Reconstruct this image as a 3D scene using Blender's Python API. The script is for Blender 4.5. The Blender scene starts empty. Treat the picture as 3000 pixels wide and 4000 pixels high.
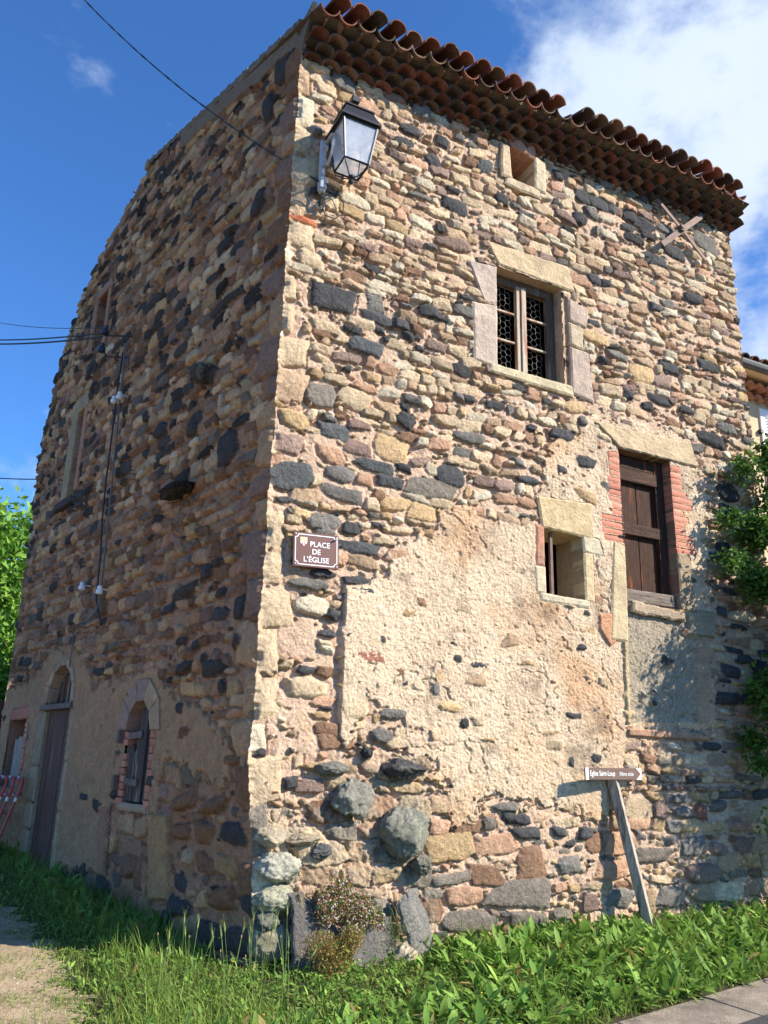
import bpy, math, random
import numpy as np
from mathutils import Vector, Matrix
sc = bpy.context.scene
COL = sc.collection
rng = np.random.default_rng(7); random.seed(7)

# ------------------------------------------------------------------ camera
D = 3000/1659.0
FPX = 3200.0; CX, CY = 1500.0, 2000.0; H = 1.6
PITCH, ROLL = math.radians(17.0), math.radians(1.69)
_cp, _sp, _cr, _sr = math.cos(PITCH), math.sin(PITCH), math.cos(ROLL), math.sin(ROLL)
_r = np.array([1, 0, 0.]); FW = np.array([0, _cp, _sp]); _u = np.array([0, -_sp, _cp])
AX = _cr*_r+_sr*_u; AY = -_sr*_r+_cr*_u
CAM = np.array([0, 0, H])
cd = bpy.data.cameras.new('camera'); cam = bpy.data.objects.new('camera', cd); COL.objects.link(cam)
cd.sensor_fit = 'VERTICAL'; cd.sensor_height = 24; cd.sensor_width = 18; cd.lens = 24*FPX/4000
cd.clip_start = 0.05; cd.clip_end = 3000
cam.matrix_world = Matrix(((AX[0], AY[0], -FW[0], 0), (AX[1], AY[1], -FW[1], 0), (AX[2], AY[2], -FW[2], H), (0, 0, 0, 1)))
sc.camera = cam
# the two facades: corner point C0, direction along each wall, outward normals
yl, yr = math.radians(-38.2), math.radians(63.5)
dR = np.array([math.sin(yr), math.cos(yr), 0]); dL = np.array([math.sin(yl), math.cos(yl), 0])
nR = np.array([dR[1], -dR[0], 0]); nL = np.array([-dL[1], dL[0], 0])
C0 = np.array([-1.05897, 7.19754, 0.])
UP = np.array([0, 0, 1.])
def PR(s, z, o=0): return C0+dR*s+nR*o+UP*z
def PL(s, z, o=0): return C0+dL*s+nL*o+UP*z
def _ray(x, y): return AX*(x*D-CX)/FPX-AY*(y*D-CY)/FPX+FW
def rr(x, y, o=0.):
    d = _ray(x, y); t = ((C0-CAM)@nR+o)/(d@nR); P = CAM+t*d; return float((P-C0)@dR), float(P[2])
def ll(x, y, o=0.):
    d = _ray(x, y); t = ((C0-CAM)@nL+o)/(d@nL); P = CAM+t*d; return float((P-C0)@dL), float(P[2])
def gz(x, y):
    x = np.asarray(x, float); y = np.asarray(y, float)
    return np.where(y > 4.6, .052*(y-7.0), -.125)*np.where(y > 30, 30/np.maximum(y, 30), 1)
def gg(x, y):
    d = _ray(x, y); z = 0.
    for _ in range(30):
        t = (z-H)/d[2]; P = CAM+t*d; z = .5*z+.5*float(gz(P[0], P[1]))
    return P

# ------------------------------------------------------------------ light and sky
SUN = np.array([1.475, -.382, 1.0]); SUN = SUN/np.linalg.norm(SUN)
sun_el = math.asin(SUN[2]); sun_az = math.atan2(SUN[0], SUN[1])
sd = bpy.data.lights.new('sun', 'SUN'); sd.energy = 5.0; sd.angle = math.radians(.5); sd.color = (1, .92, .79)
so = bpy.data.objects.new('sun', sd); COL.objects.link(so)
so.rotation_euler = Vector(-SUN).to_track_quat('-Z', 'Y').to_euler()
w = bpy.data.worlds.new('World'); sc.world = w; w.use_nodes = True
nt = w.node_tree; nt.nodes.clear()
def N(nt, t, **k):
    n = nt.nodes.new(t)
    for a, b in k.items():
        if a.startswith('_'): n.inputs[int(a[1:])].default_value = b
        else: setattr(n, a, b)
    return n
sky = N(nt, 'ShaderNodeTexSky', sky_type='NISHITA', sun_disc=False, sun_elevation=sun_el, sun_rotation=sun_az, altitude=600, air_density=1.0, dust_density=.25, ozone_density=2.2)
tc = N(nt, 'ShaderNodeTexCoord')
mp = N(nt, 'ShaderNodeMapping'); mp.inputs[3].default_value = (1, 1, 1.5); mp.inputs[1].default_value = (.35, .1, .2)
nz = N(nt, 'ShaderNodeTexNoise'); nz.inputs['Scale'].default_value = 4.6; nz.inputs['Detail'].default_value = 9; nz.inputs['Roughness'].default_value = .58; nz.inputs['Distortion'].default_value = .15
L = nt.links.new
L(tc.outputs['Generated'], mp.inputs[0]); L(mp.outputs[0], nz.inputs['Vector'])
cdir = _ray(1640, 300); cdir /= np.linalg.norm(cdir)
dp = N(nt, 'ShaderNodeVectorMath', operation='DOT_PRODUCT'); dp.inputs[1].default_value = tuple(cdir)
L(tc.outputs['Generated'], dp.inputs[0])
bm_ = N(nt, 'ShaderNodeMapRange'); bm_.inputs[1].default_value = .86; bm_.inputs[2].default_value = .99; bm_.inputs[3].default_value = -.09; bm_.inputs[4].default_value = .17
L(dp.outputs['Value'], bm_.inputs[0])
ad = N(nt, 'ShaderNodeMath', operation='ADD'); L(nz.outputs[0], ad.inputs[0]); L(bm_.outputs[0], ad.inputs[1])
cr = N(nt, 'ShaderNodeMapRange', interpolation_type='SMOOTHSTEP'); cr.inputs[1].default_value = .50; cr.inputs[2].default_value = .72
L(ad.outputs[0], cr.inputs[0])
tint = N(nt, 'ShaderNodeMix', data_type='RGBA', blend_type='MULTIPLY'); tint.inputs[0].default_value = 1; tint.inputs[7].default_value = (.45, .83, 1.27, 1)
L(sky.outputs[0], tint.inputs[6])
nz2 = N(nt, 'ShaderNodeTexNoise'); nz2.inputs['Scale'].default_value = 4.0; nz2.inputs['Detail'].default_value = 5
L(mp.outputs[0], nz2.inputs['Vector'])
cc = N(nt, 'ShaderNodeMix', data_type='RGBA'); cc.inputs[6].default_value = (2.9, 3.8, 5.2, 1); cc.inputs[7].default_value = (5.0, 5.4, 6.0, 1)
L(nz2.outputs[0], cc.inputs[0])
mx = N(nt, 'ShaderNodeMix', data_type='RGBA'); L(cr.outputs[0], mx.inputs[0]); L(tint.outputs[2], mx.inputs[6]); L(cc.outputs[2], mx.inputs[7])
bg = N(nt, 'ShaderNodeBackground'); bg.inputs[1].default_value = .105
out = N(nt, 'ShaderNodeOutputWorld'); L(mx.outputs[2], bg.inputs[0]); L(bg.outputs[0], out.inputs[0])
sc.view_settings.view_transform = 'Standard'; sc.view_settings.look = 'None'; sc.view_settings.gamma = 1
sc.view_settings.exposure = .92

# ------------------------------------------------------------------ helpers
def tag(o, label=None, cat=None, group=None, kind=None):
    for k, v in (('label', label), ('category', cat), ('group', group), ('kind', kind)):
        if v: o[k] = v
    return o
def empty(name, loc, label=None, cat=None, group=None):
    o = bpy.data.objects.new(name, None); COL.objects.link(o); o.location = tuple(loc); o.empty_display_size = .1
    return tag(o, label, cat, group)
def mk(name, V, F, m, parent=None, col=None, smooth=False, mi=None):
    V = np.asarray(V, np.float32); me = bpy.data.meshes.new(name)
    if isinstance(F, np.ndarray) and F.ndim == 2:
        nf, k = F.shape; me.vertices.add(len(V)); me.vertices.foreach_set('co', V.ravel())
        me.loops.add(nf*k); me.loops.foreach_set('vertex_index', F.astype(np.int32).ravel())
        me.polygons.add(nf); me.polygons.foreach_set('loop_start', np.arange(0, nf*k, k, dtype=np.int32))
        me.polygons.foreach_set('loop_total', np.full(nf, k, np.int32))
        me.update(calc_edges=True)
    else:
        me.from_pydata(V.tolist(), [], [list(map(int, f)) for f in F]); me.update()
    if smooth: me.polygons.foreach_set('use_smooth', np.ones(len(me.polygons), bool))
    if col is not None:
        a = me.color_attributes.new('Col', 'FLOAT_COLOR', 'POINT')
        c = np.ones((len(V), 4), np.float32); c[:, :3] = col; a.data.foreach_set('color', c.ravel())
    for q in (m if isinstance(m, (list, tuple)) else [m]): me.materials.append(q)
    if mi is not None: me.polygons.foreach_set('material_index', np.asarray(mi, np.int32))
    o = bpy.data.objects.new(name, me); COL.objects.link(o)
    if parent is not None:
        o.parent = parent; o.matrix_parent_inverse = Matrix.Identity(4)
        me.transform(Matrix.Translation(-Vector(wloc(parent))))
    return o
def wloc(o):
    v = Vector(o.location)
    while o.parent: o = o.parent; v = v+Vector(o.location)
    return v
class MB:
    def __init__(s): s.V = []; s.F = []; s.n = 0; s.M = []; s.C = []
    def add(s, V, F, mi=0, col=None):
        V = np.asarray(V, float).reshape(-1, 3); s.V.append(V)
        s.F += [tuple(int(i)+s.n for i in f) for f in F]; s.M += [mi]*len(F); s.n += len(V)
        s.C.append(np.tile(np.array(col if col is not None else (.5, .5, .5), float), (len(V), 1)) if np.ndim(col) < 2 else np.asarray(col))
    def box(s, c, ax, ay, az, hx, hy, hz, mi=0, col=None, bev=0.0):
        c = np.asarray(c, float); ax, ay, az = map(lambda v: np.asarray(v, float), (ax, ay, az)); b = bev
        if b <= 0:
            V = [c+ax*hx*i+ay*hy*j+az*hz*k for i in (-1, 1) for j in (-1, 1) for k in (-1, 1)]
            s.add(V, [(0, 1, 3, 2), (4, 6, 7, 5), (0, 4, 5, 1), (2, 3, 7, 6), (0, 2, 6, 4), (1, 5, 7, 3)], mi, col); return
        V = []; F = []
        idx = {}
        for i in (-1, 1):
            for j in (-1, 1):
                for k in (-1, 1):
                    for a in range(3):
                        h = [hx-b, hy-b, hz-b]; h[a] = (hx, hy, hz)[a]
                        idx[(i, j, k, a)] = len(V); V.append(c+ax*h[0]*i+ay*h[1]*j+az*h[2]*k)
        def sg(a, sgn, p, q):
            t = [0, 0, 0]; t[a] = sgn; o_ = [x for x in range(3) if x != a]; t[o_[0]] = p; t[o_[1]] = q; return tuple(t)
        for a in range(3):
            for g in (-1, 1):
                F.append([idx[sg(a, g, p, q)+(a,)] for p, q in ((-1, -1), (1, -1), (1, 1), (-1, 1))])
        for a in range(3):   # edges parallel to a
            o_ = [x for x in range(3) if x != a]
            for p in (-1, 1):
                for q in (-1, 1):
                    t0 = [0]*3; t0[o_[0]] = p; t0[o_[1]] = q; t1 = list(t0); t0[a] = -1; t1[a] = 1
                    F.append([idx[tuple(t0)+(o_[0],)], idx[tuple(t1)+(o_[0],)], idx[tuple(t1)+(o_[1],)], idx[tuple(t0)+(o_[1],)]])
        for i in (-1, 1):
            for j in (-1, 1):
                for k in (-1, 1): F.append([idx[(i, j, k, a)] for a in range(3)])
        s.add(V, F, mi, col)
    def tube(s, P, r, n=8, mi=0, col=None, closed=False):
        P = [np.asarray(p, float) for p in P]; m = len(P)
        R = r if hasattr(r, '__len__') else [r]*m
        V = []; up = None
        for i, p in enumerate(P):
            t = P[(i+1) % m]-P[i-1] if closed else P[min(i+1, m-1)]-P[max(i-1, 0)]
            t = t/(np.linalg.norm(t)+1e-9)
            if up is None: up = np.cross(t, [0, 0, 1.]) if abs(t[2]) < .9 else np.cross(t, [1., 0, 0])
            up = up-t*(up@t); up /= np.linalg.norm(up)+1e-9; v = np.cross(t, up)
            for k in range(n):
                a = 2*math.pi*k/n; V.append(p+R[i]*(math.cos(a)*up+math.sin(a)*v))
        F = []
        for i in range(m if closed else m-1):
            for k in range(n):
                j = (i+1) % m; F.append((i*n+k, i*n+(k+1) % n, j*n+(k+1) % n, j*n+k))
        if not closed: F += [tuple(range(n))[::-1], tuple((m-1)*n+k for k in range(n))]
        s.add(V, F, mi, col)
    def lathe(s, c, ax, prof, n=14, mi=0, col=None):
        ax = np.asarray(ax, float); u = np.cross(ax, [1., 0, 0]) if abs(ax[0]) < .9 else np.cross(ax, [0, 1., 0]); u /= np.linalg.norm(u); v = np.cross(ax, u)
        V = [np.asarray(c)+ax*h+r*(math.cos(2*math.pi*k/n)*u+math.sin(2*math.pi*k/n)*v) for r, h in prof for k in range(n)]
        F = [(i*n+k, i*n+(k+1) % n, (i+1)*n+(k+1) % n, (i+1)*n+k) for i in range(len(prof)-1) for k in range(n)]
        F += [tuple(range(n))[::-1], tuple((len(prof)-1)*n+k for k in range(n))]
        s.add(V, F, mi, col)
    def prism(s, poly, nvec, d, mi=0, col=None):
        P = np.asarray(poly, float); k = len(P); nvec = np.asarray(nvec, float)
        V = np.vstack([P, P-nvec*d]); F = [tuple(range(k)), tuple(range(k, 2*k))[::-1]]+[(i, i+k, (i+1) % k+k, (i+1) % k) for i in range(k)]
        s.add(V, F, mi, col)
    def build(s, name, m, parent=None, smooth=False):
        return mk(name, np.vstack(s.V), s.F, m, parent, np.vstack(s.C), smooth, s.M)

# ------------------------------------------------------------------ materials
def mat(name, base=(.5, .5, .5), rough=.9, attr=False, noise=None, bump=None, metal=0, var=.25, tint2=None, trans=0, spec=.5, wood=None):
    m = bpy.data.materials.new(name); m.use_nodes = True; t = m.node_tree; b = t.nodes['Principled BSDF']
    b.inputs['Roughness'].default_value = rough; b.inputs['Metallic'].default_value = metal
    b.inputs['Specular IOR Level'].default_value = spec
    ln = t.links.new
    if attr: a = N(t, 'ShaderNodeVertexColor', layer_name='Col'); src = a.outputs[0]
    else:
        a = N(t, 'ShaderNodeRGB'); a.outputs[0].default_value = (*base, 1); src = a.outputs[0]
    co = N(t, 'ShaderNodeTexCoord'); vec = co.outputs['Object']
    if wood:
        mpn = N(t, 'ShaderNodeMapping'); mpn.inputs[3].default_value = wood; ln(vec, mpn.inputs[0]); vec = mpn.outputs[0]
    if noise:
        for sc_, amt in noise:
            n1 = N(t, 'ShaderNodeTexNoise'); n1.inputs['Scale'].default_value = sc_; n1.inputs['Detail'].default_value = 6; n1.inputs['Roughness'].default_value = .62
            ln(vec, n1.inputs['Vector'])
            mr = N(t, 'ShaderNodeMapRange'); mr.inputs[1].default_value = .3; mr.inputs[2].default_value = .7; mr.inputs[3].default_value = 1-amt; mr.inputs[4].default_value = 1+amt
            ln(n1.outputs[0], mr.inputs[0])
            mm = N(t, 'ShaderNodeVectorMath', operation='SCALE'); ln(src, mm.inputs[0]); ln(mr.outputs[0], mm.inputs['Scale']); src = mm.outputs[0]
    if tint2:
        c2, sc_, lo, hi = tint2
        n1 = N(t, 'ShaderNodeTexNoise'); n1.inputs['Scale'].default_value = sc_; n1.inputs['Detail'].default_value = 8; n1.inputs['Roughness'].default_value = .65; ln(vec, n1.inputs['Vector'])
        mr = N(t, 'ShaderNodeMapRange', interpolation_type='SMOOTHSTEP'); mr.inputs[1].default_value = lo; mr.inputs[2].default_value = hi; ln(n1.outputs[0], mr.inputs[0])
        mm = N(t, 'ShaderNodeMix', data_type='RGBA'); mm.inputs[7].default_value = (*c2, 1); ln(mr.outputs[0], mm.inputs[0]); ln(src, mm.inputs[6]); src = mm.outputs[2]
    ln(src, b.inputs['Base Color'])
    if bump:
        prev = None
        for sc_, dist in bump:
            n1 = N(t, 'ShaderNodeTexNoise'); n1.inputs['Scale'].default_value = sc_; n1.inputs['Detail'].default_value = 5; n1.inputs['Roughness'].default_value = .6; ln(vec, n1.inputs['Vector'])
            bp = N(t, 'ShaderNodeBump'); bp.inputs['Distance'].default_value = dist; bp.inputs['Strength'].default_value = 1; ln(n1.outputs[0], bp.inputs['Height'])
            if prev: ln(prev, bp.inputs['Normal'])
            prev = bp.outputs[0]
        ln(prev, b.inputs['Normal'])
    if trans:
        tr = N(t, 'ShaderNodeBsdfTranslucent'); ln(src, tr.inputs[0]); ms = N(t, 'ShaderNodeMixShader'); ms.inputs[0].default_value = trans
        o = t.nodes['Material Output']; ln(b.outputs[0], ms.inputs[1]); ln(tr.outputs[0], ms.inputs[2]); ln(ms.outputs[0], o.inputs[0])
    return m
M = {}
M['stone'] = mat('rubble_stone', attr=True, rough=.95, noise=[(9, .10), (45, .2), (150, .25)], bump=[(28, .03), (80, .014), (220, .005)], spec=.15)
M['dressed'] = mat('dressed_stone', attr=True, rough=.95, noise=[(3.5, .16), (22, .16), (140, .2)], tint2=((.36, .27, .19), 3, .52, .8), bump=[(14, .02), (45, .008), (180, .004)], spec=.15)
M['tile'] = mat('terracotta_tile', attr=True, rough=.9, noise=[(8, .35), (50, .25)], tint2=((.24, .19, .09), 9, .58, .72), bump=[(60, .005)], spec=.2)
M['brick'] = mat('red_brick', attr=True, rough=.92, noise=[(20, .14), (120, .14)], bump=[(120, .003)], spec=.2)
M['wood_dark'] = mat('dark_weathered_wood', base=(.048, .022, .013), rough=.8, spec=.2, noise=[(3, .45), (10, .5)], tint2=((.34, .085, .02), .9, .55, .68), bump=[(9, .004)], wood=(14, 14, 1.1))
M['wood_h'] = mat('dark_rail_wood', base=(.06, .033, .022), rough=.85, spec=.2, noise=[(3, .4), (10, .5)], tint2=((.26, .11, .05), 1.1, .55, .7), bump=[(9, .005)], wood=(1.3, 1.3, 16))
M['beam_h'] = mat('grey_beam_wood', base=(.20, .165, .13), rough=.9, spec=.2, noise=[(3, .4), (10, .5)], tint2=((.05, .035, .03), 1.6, .5, .66), bump=[(9, .008)], wood=(1.3, 1.3, 14))
M['wood_grey'] = mat('grey_weathered_wood', base=(.36, .31, .25), rough=.8, noise=[(3, .3), (12, .35)], tint2=((.10, .06, .045), 2, .52, .64), bump=[(9, .005)], wood=(12, 12, 1.0))
M['wood_frame'] = mat('old_window_wood', base=(.42, .34, .25), rough=.75, noise=[(4, .25), (14, .3)], tint2=((.30, .10, .05), 1.0, .46, .6), bump=[(9, .003)], wood=(16, 16, 1.2))
M['wood_rot'] = mat('rotten_shutter_wood', base=(.065, .045, .036), rough=.9, noise=[(3, .4), (9, .5)], tint2=((.38, .34, .29), 1.6, .54, .62), bump=[(8, .012)], wood=(13, 13, .9))
M['wood_door'] = mat('brown_door_wood', base=(.105, .048, .028), rough=.85, noise=[(3, .4), (9, .4)], tint2=((.22, .14, .10), 1.6, .52, .7), bump=[(8, .004)], wood=(13, 13, .7))
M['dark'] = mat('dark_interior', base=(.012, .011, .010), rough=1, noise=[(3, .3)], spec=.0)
M['iron'] = mat('dark_iron', base=(.035, .035, .04), rough=.45, metal=.6, noise=[(20, .2)])
M['rust'] = mat('rusty_iron', base=(.16, .105, .085), rough=.75, metal=.3, noise=[(12, .3), (60, .3)], bump=[(80, .002)])
M['galv'] = mat('galvanised_bracket', base=(.52, .52, .52), rough=.6, metal=.15, noise=[(14, .12)])
M['cable'] = mat('black_cable', base=(.02, .02, .022), rough=.6)
M['greycable'] = mat('grey_conduit', base=(.13, .12, .115), rough=.6)
M['porcelain'] = mat('white_porcelain', base=(.8, .8, .78), rough=.25)
M['darkglaze'] = mat('dark_insulator', base=(.02, .03, .045), rough=.15)
M['white'] = mat('white_paint', base=(.82, .82, .82), rough=.5)
M['brown'] = mat('brown_enamel', base=(.135, .050, .034), rough=.4, noise=[(3, .04)])
M['brown2'] = mat('brown_sign_board', base=(.13, .075, .055), rough=.6, noise=[(5, .1)])
M['yellow'] = mat('gold_enamel', base=(.75, .45, .06), rough=.4)
M['red'] = mat('red_enamel', base=(.55, .09, .09), rough=.4)
M['barrier_red'] = mat('red_barrier_paint', base=(.48, .04, .035), rough=.4, noise=[(12, .2)])
M['barrier_white'] = mat('white_reflective_band', base=(.75, .75, .75), rough=.4, noise=[(20, .15)])
M['leaf'] = mat('leaf', attr=True, rough=.62, trans=.35, spec=.22)
M['bark'] = mat('bark', base=(.09, .065, .045), rough=.95, noise=[(9, .4)], bump=[(18, .02)], wood=(4, 4, 1))
M['ground'] = mat('soil', attr=True, rough=1, noise=[(6, .25), (40, .35)], bump=[(25, .03), (120, .01)], spec=.1)
M['gravel'] = mat('gravel', attr=True, rough=1, noise=[(4, .15), (120, .55), (380, .35)], bump=[(130, .02), (350, .006)], spec=.1)
M['concrete'] = mat('concrete', base=(.25, .205, .155), rough=.95, noise=[(2, .2), (9, .2), (80, .25)], tint2=((.13, .10, .075), 3.2, .45, .7), bump=[(60, .008)])
M['asphalt'] = mat('asphalt', base=(.055, .052, .05), rough=.95, noise=[(90, .6)], bump=[(140, .01)])
M['render'] = mat('ochre_render', base=(.62, .45, .28), rough=.95, noise=[(1.5, .12), (30, .08)], bump=[(60, .005)])
M['zinc'] = mat('zinc_gutter', base=(.10, .10, .10), rough=.8, metal=.1, noise=[(5, .2)])
M['flower'] = mat('plant_bits', attr=True, rough=.6, trans=.3)
M['pebble'] = mat('pebble', attr=True, rough=.95, noise=[(60, .2)])
g = bpy.data.materials.new('lamp_glass'); g.use_nodes = True; t = g.node_tree; t.nodes.clear()
o_ = N(t, 'ShaderNodeOutputMaterial'); gl = N(t, 'ShaderNodeBsdfGlossy'); gl.inputs['Roughness'].default_value = .12
tr = N(t, 'ShaderNodeBsdfTransparent'); tr.inputs[0].default_value = (.93, .94, .95, 1); df = N(t, 'ShaderNodeBsdfDiffuse'); df.inputs[0].default_value = (.9, .92, .94, 1)  # white diffuse share paints the bright reflection onto the panes
nn = N(t, 'ShaderNodeTexNoise'); nn.inputs['Scale'].default_value = 14; cc_ = N(t, 'ShaderNodeTexCoord'); t.links.new(cc_.outputs['Object'], nn.inputs['Vector'])
mrr = N(t, 'ShaderNodeMapRange'); mrr.inputs[3].default_value = .25; mrr.inputs[4].default_value = .55; t.links.new(nn.outputs[0], mrr.inputs[0])
m1 = N(t, 'ShaderNodeMixShader'); m2 = N(t, 'ShaderNodeMixShader'); m2.inputs[0].default_value = .14
t.links.new(mrr.outputs[0], m1.inputs[0]); t.links.new(tr.outputs[0], m1.inputs[1]); t.links.new(df.outputs[0], m1.inputs[2])
t.links.new(m1.outputs[0], m2.inputs[1]); t.links.new(gl.outputs[0], m2.inputs[2]); t.links.new(m2.outputs[0], o_.inputs[0]); M['glass'] = g

# ------------------------------------------------------------------ stone walls as relief meshes
def vnoise(ny, nx, cy, cx, r=rng):
    gy, gx = int(ny/cy)+3, int(nx/cx)+3; G = r.random((gy, gx))
    y = np.arange(ny)/cy; x = np.arange(nx)/cx; yi = y.astype(int); xi = x.astype(int); fy = y-yi; fx = x-xi
    fy = fy*fy*(3-2*fy); fx = fx*fx*(3-2*fx); fy = fy[:, None]; fx = fx[None]
    a = G[yi][:, xi]; b = G[yi][:, xi+1]; c = G[yi+1][:, xi]; d = G[yi+1][:, xi+1]
    return ((a*(1-fx)+b*fx)*(1-fy)+(c*(1-fx)+d*fx)*fy)*2-1
def fbm(ny, nx, cell, oct=5, rough=.55, asp=1.0):
    out = np.zeros((ny, nx)); a = 1; tot = 0
    for i in range(oct):
        out += a*vnoise(ny, nx, max(cell/asp, 1), max(cell, 1)); tot += a; a *= rough; cell /= 2
        if cell < 1: break
    return out/tot
PAL = dict(k=(.080, .081, .086), K=(.052, .052, .055), g=(.20, .19, .175), G=(.22, .195, .165), S=(.11, .118, .122), m=(.30, .215, .18), p=(.50, .315, .215), b=(.27, .165, .11),
           o=(.54, .385, .22), c=(.58, .455, .31), w=(.64, .555, .42), r=(.36, .17, .12), t=(.50, .36, .24), R=(.50, .17, .09))
class Wall:
    def __init__(s, smax, z0, z1, res, mcol, mamp=.008, joint=.03):
        s.res = res; s.z0 = z0; s.nx = int(smax/res)+1; s.nz = int((z1-z0)/res)+1
        s.S = np.arange(s.nx)[None]*res+np.zeros((s.nz, 1)); s.Z = z0+np.arange(s.nz)[:, None]*res+np.zeros((1, s.nx))
        sh = (s.nz, s.nx)
        s.wx = fbm(*sh, .09/res, 4, .7)*.020; s.wy = fbm(*sh, .08/res, 4, .7)*.017
        s.fine = fbm(*sh, .030/res, 2, .8); s.med = fbm(*sh, .10/res, 3, .7); s.big = fbm(*sh, 1.1/res, 4); s.crev = fbm(*sh, .3/res, 4, .6)
        s.Dm = np.full(sh, 9.); s.H = -joint*np.clip(s.crev*2.2+.1, 0, 1)+mamp*(s.med+.7*s.fine); s.base = s.H.copy()
        s.col = np.array(mcol)[None, None]*(1+.10*s.big[..., None]+.12*s.fine[..., None]); s.isst = np.zeros(sh, bool)
        s.occ = np.zeros(sh, bool)
    def stone(s, cs, cz, a, b, ang=0, col='c', h=.025, p=3.2, test=False, cuts=2, dome=4.0, tilt=.5, cmul=1, keep=.08, rough=1.0):
        R_ = math.hypot(a, b)+.03; r = s.res
        i0 = max(int((cz-s.z0-R_)/r), 0); i1 = min(int((cz-s.z0+R_)/r)+2, s.nz); j0 = max(int((cs-R_)/r), 0); j1 = min(int((cs+R_)/r)+2, s.nx)
        if i1-i0 < 2 or j1-j0 < 2: return False
        sl = (slice(i0, i1), slice(j0, j1))
        x = s.S[sl]-cs+s.wx[sl]; y = s.Z[sl]-cz+s.wy[sl]; c_, s_ = math.cos(ang), math.sin(ang)
        X = (x*c_+y*s_)/a; Y = (-x*s_+y*c_)/b
        X = X+Y*random.uniform(-.22, .22); Y = Y+X*random.uniform(-.14, .14)
        if p < 3: d = (np.abs(X)**p+np.abs(Y)**p)**(1/p)
        else:
            d = np.full(X.shape, -9.)
            for q_ in range(4):
                th = q_*math.pi/2+random.gauss(0, .13); d = np.maximum(d, (X*math.cos(th)+Y*math.sin(th))/random.uniform(.86, 1.04))
        for _ in range(cuts+1):
            th = random.choice((.8, 2.35, 3.95, 5.5))+random.gauss(0, .3); d = np.maximum(d, (X*math.cos(th)+Y*math.sin(th))/random.uniform(.92, 1.28))
        if test:
            ins = d < .93; n = ins.sum()
            if n < 5 or (s.occ[sl] & ins).sum() > keep*n: return False
        mk_ = (d < 1) & (d < s.Dm[sl])
        cB = np.array(PAL[col] if isinstance(col, str) else col, float)*cmul
        ox, oy = random.uniform(-1, 1)*tilt, random.uniform(-1, 1)*tilt
        fac = np.full(d.shape, 9.)
        for _ in range(4):
            th = random.uniform(0, 6.283); fac = np.minimum(fac, random.uniform(.0, .3)+(X*math.cos(th)+Y*math.sin(th))*random.uniform(.15, .6))
        hh = h*(1-np.clip(d, 0, 1)**dome)*(1+.4*(ox*X+oy*Y)+1.3*np.minimum(fac, .15))+rough*(.0045*s.med[sl]+.0035*s.fine[sl])
        edge = np.clip((1-d)/.045, 0, 1)
        hh = s.base[sl]*(1-edge)+hh*edge-.004*(1-edge)
        cv = cB[None, None]*(1+.22*s.fine[sl][..., None]+.18*s.med[sl][..., None])
        mc = s.col[sl]; e2 = np.clip((1-d)/.02, 0, 1)[..., None]
        s.col[sl] = np.where(mk_[..., None], mc*(1-e2)+cv*e2, mc)
        if random.random() < .7:
            ring = (d >= 1) & (d < 1.0+.018/min(a, b)) & ~s.isst[sl]; s.H[sl] = np.where(ring, np.minimum(s.H[sl], s.base[sl]-random.uniform(.004, .02)*(Y < random.uniform(-.2, 1))), s.H[sl])
        s.H[sl] = np.where(mk_, hh, s.H[sl]); s.Dm[sl] = np.where(mk_, d, s.Dm[sl]); s.isst[sl] |= mk_; s.occ[sl] |= (d < .93)
        return True
    def poly(s, pts, col, h=.03, cmul=1.0, warp=.6, edge=.02, mask=None, rough=.6):
        P = np.array(pts); lo = P.min(0)-.05; hi = P.max(0)+.05; r = s.res
        i0 = max(int((lo[1]-s.z0)/r), 0); i1 = min(int((hi[1]-s.z0)/r)+2, s.nz); j0 = max(int(lo[0]/r), 0); j1 = min(int(hi[0]/r)+2, s.nx)
        if i1-i0 < 2 or j1-j0 < 2: return
        sl = (slice(i0, i1), slice(j0, j1)); x = s.S[sl]+s.wx[sl]*warp; y = s.Z[sl]+s.wy[sl]*warp
        sd_ = sdist(x, y, P); ins = sd_ > 0
        e = np.clip(sd_/edge, 0, 1)
        hh = h*e+(1-e)*np.minimum(s.H[sl], h)-.004*(1-e)+rough*(.005*s.med[sl]+.003*s.fine[sl])
        cB = np.array(PAL[col] if isinstance(col, str) else col)*cmul
        cv = cB[None, None]*(1+.12*s.fine[sl][..., None]+.14*s.med[sl][..., None]+.12*s.big[sl][..., None])
        s.col[sl] = np.where(ins[..., None], cv, s.col[sl]); s.H[sl] = np.where(ins, hh, s.H[sl]); s.occ[sl] |= sd_ > -.01; s.isst[sl] |= ins
def sdist(x, y, P):
    d = np.full(x.shape, 1e9); ins = np.zeros(x.shape, bool); n = len(P)
    for i in range(n):
        x0, y0 = P[i]; x1, y1 = P[(i+1) % n]; ex, ey = x1-x0, y1-y0
        t = np.clip(((x-x0)*ex+(y-y0)*ey)/(ex*ex+ey*ey+1e-12), 0, 1); d = np.minimum(d, np.hypot(x-x0-t*ex, y-y0-t*ey))
        c = ((y0 > y) != (y1 > y)); xi = x0+(y-y0)*ex/(ey if abs(ey) > 1e-9 else 1e-9); ins ^= c & (x < xi)
    return np.where(ins, d, -d)
def pick(tab):
    r = random.random()*sum(v for _, v in tab)
    for k, v in tab:
        r -= v
        if r <= 0: return k
    return tab[-1][0]
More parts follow.
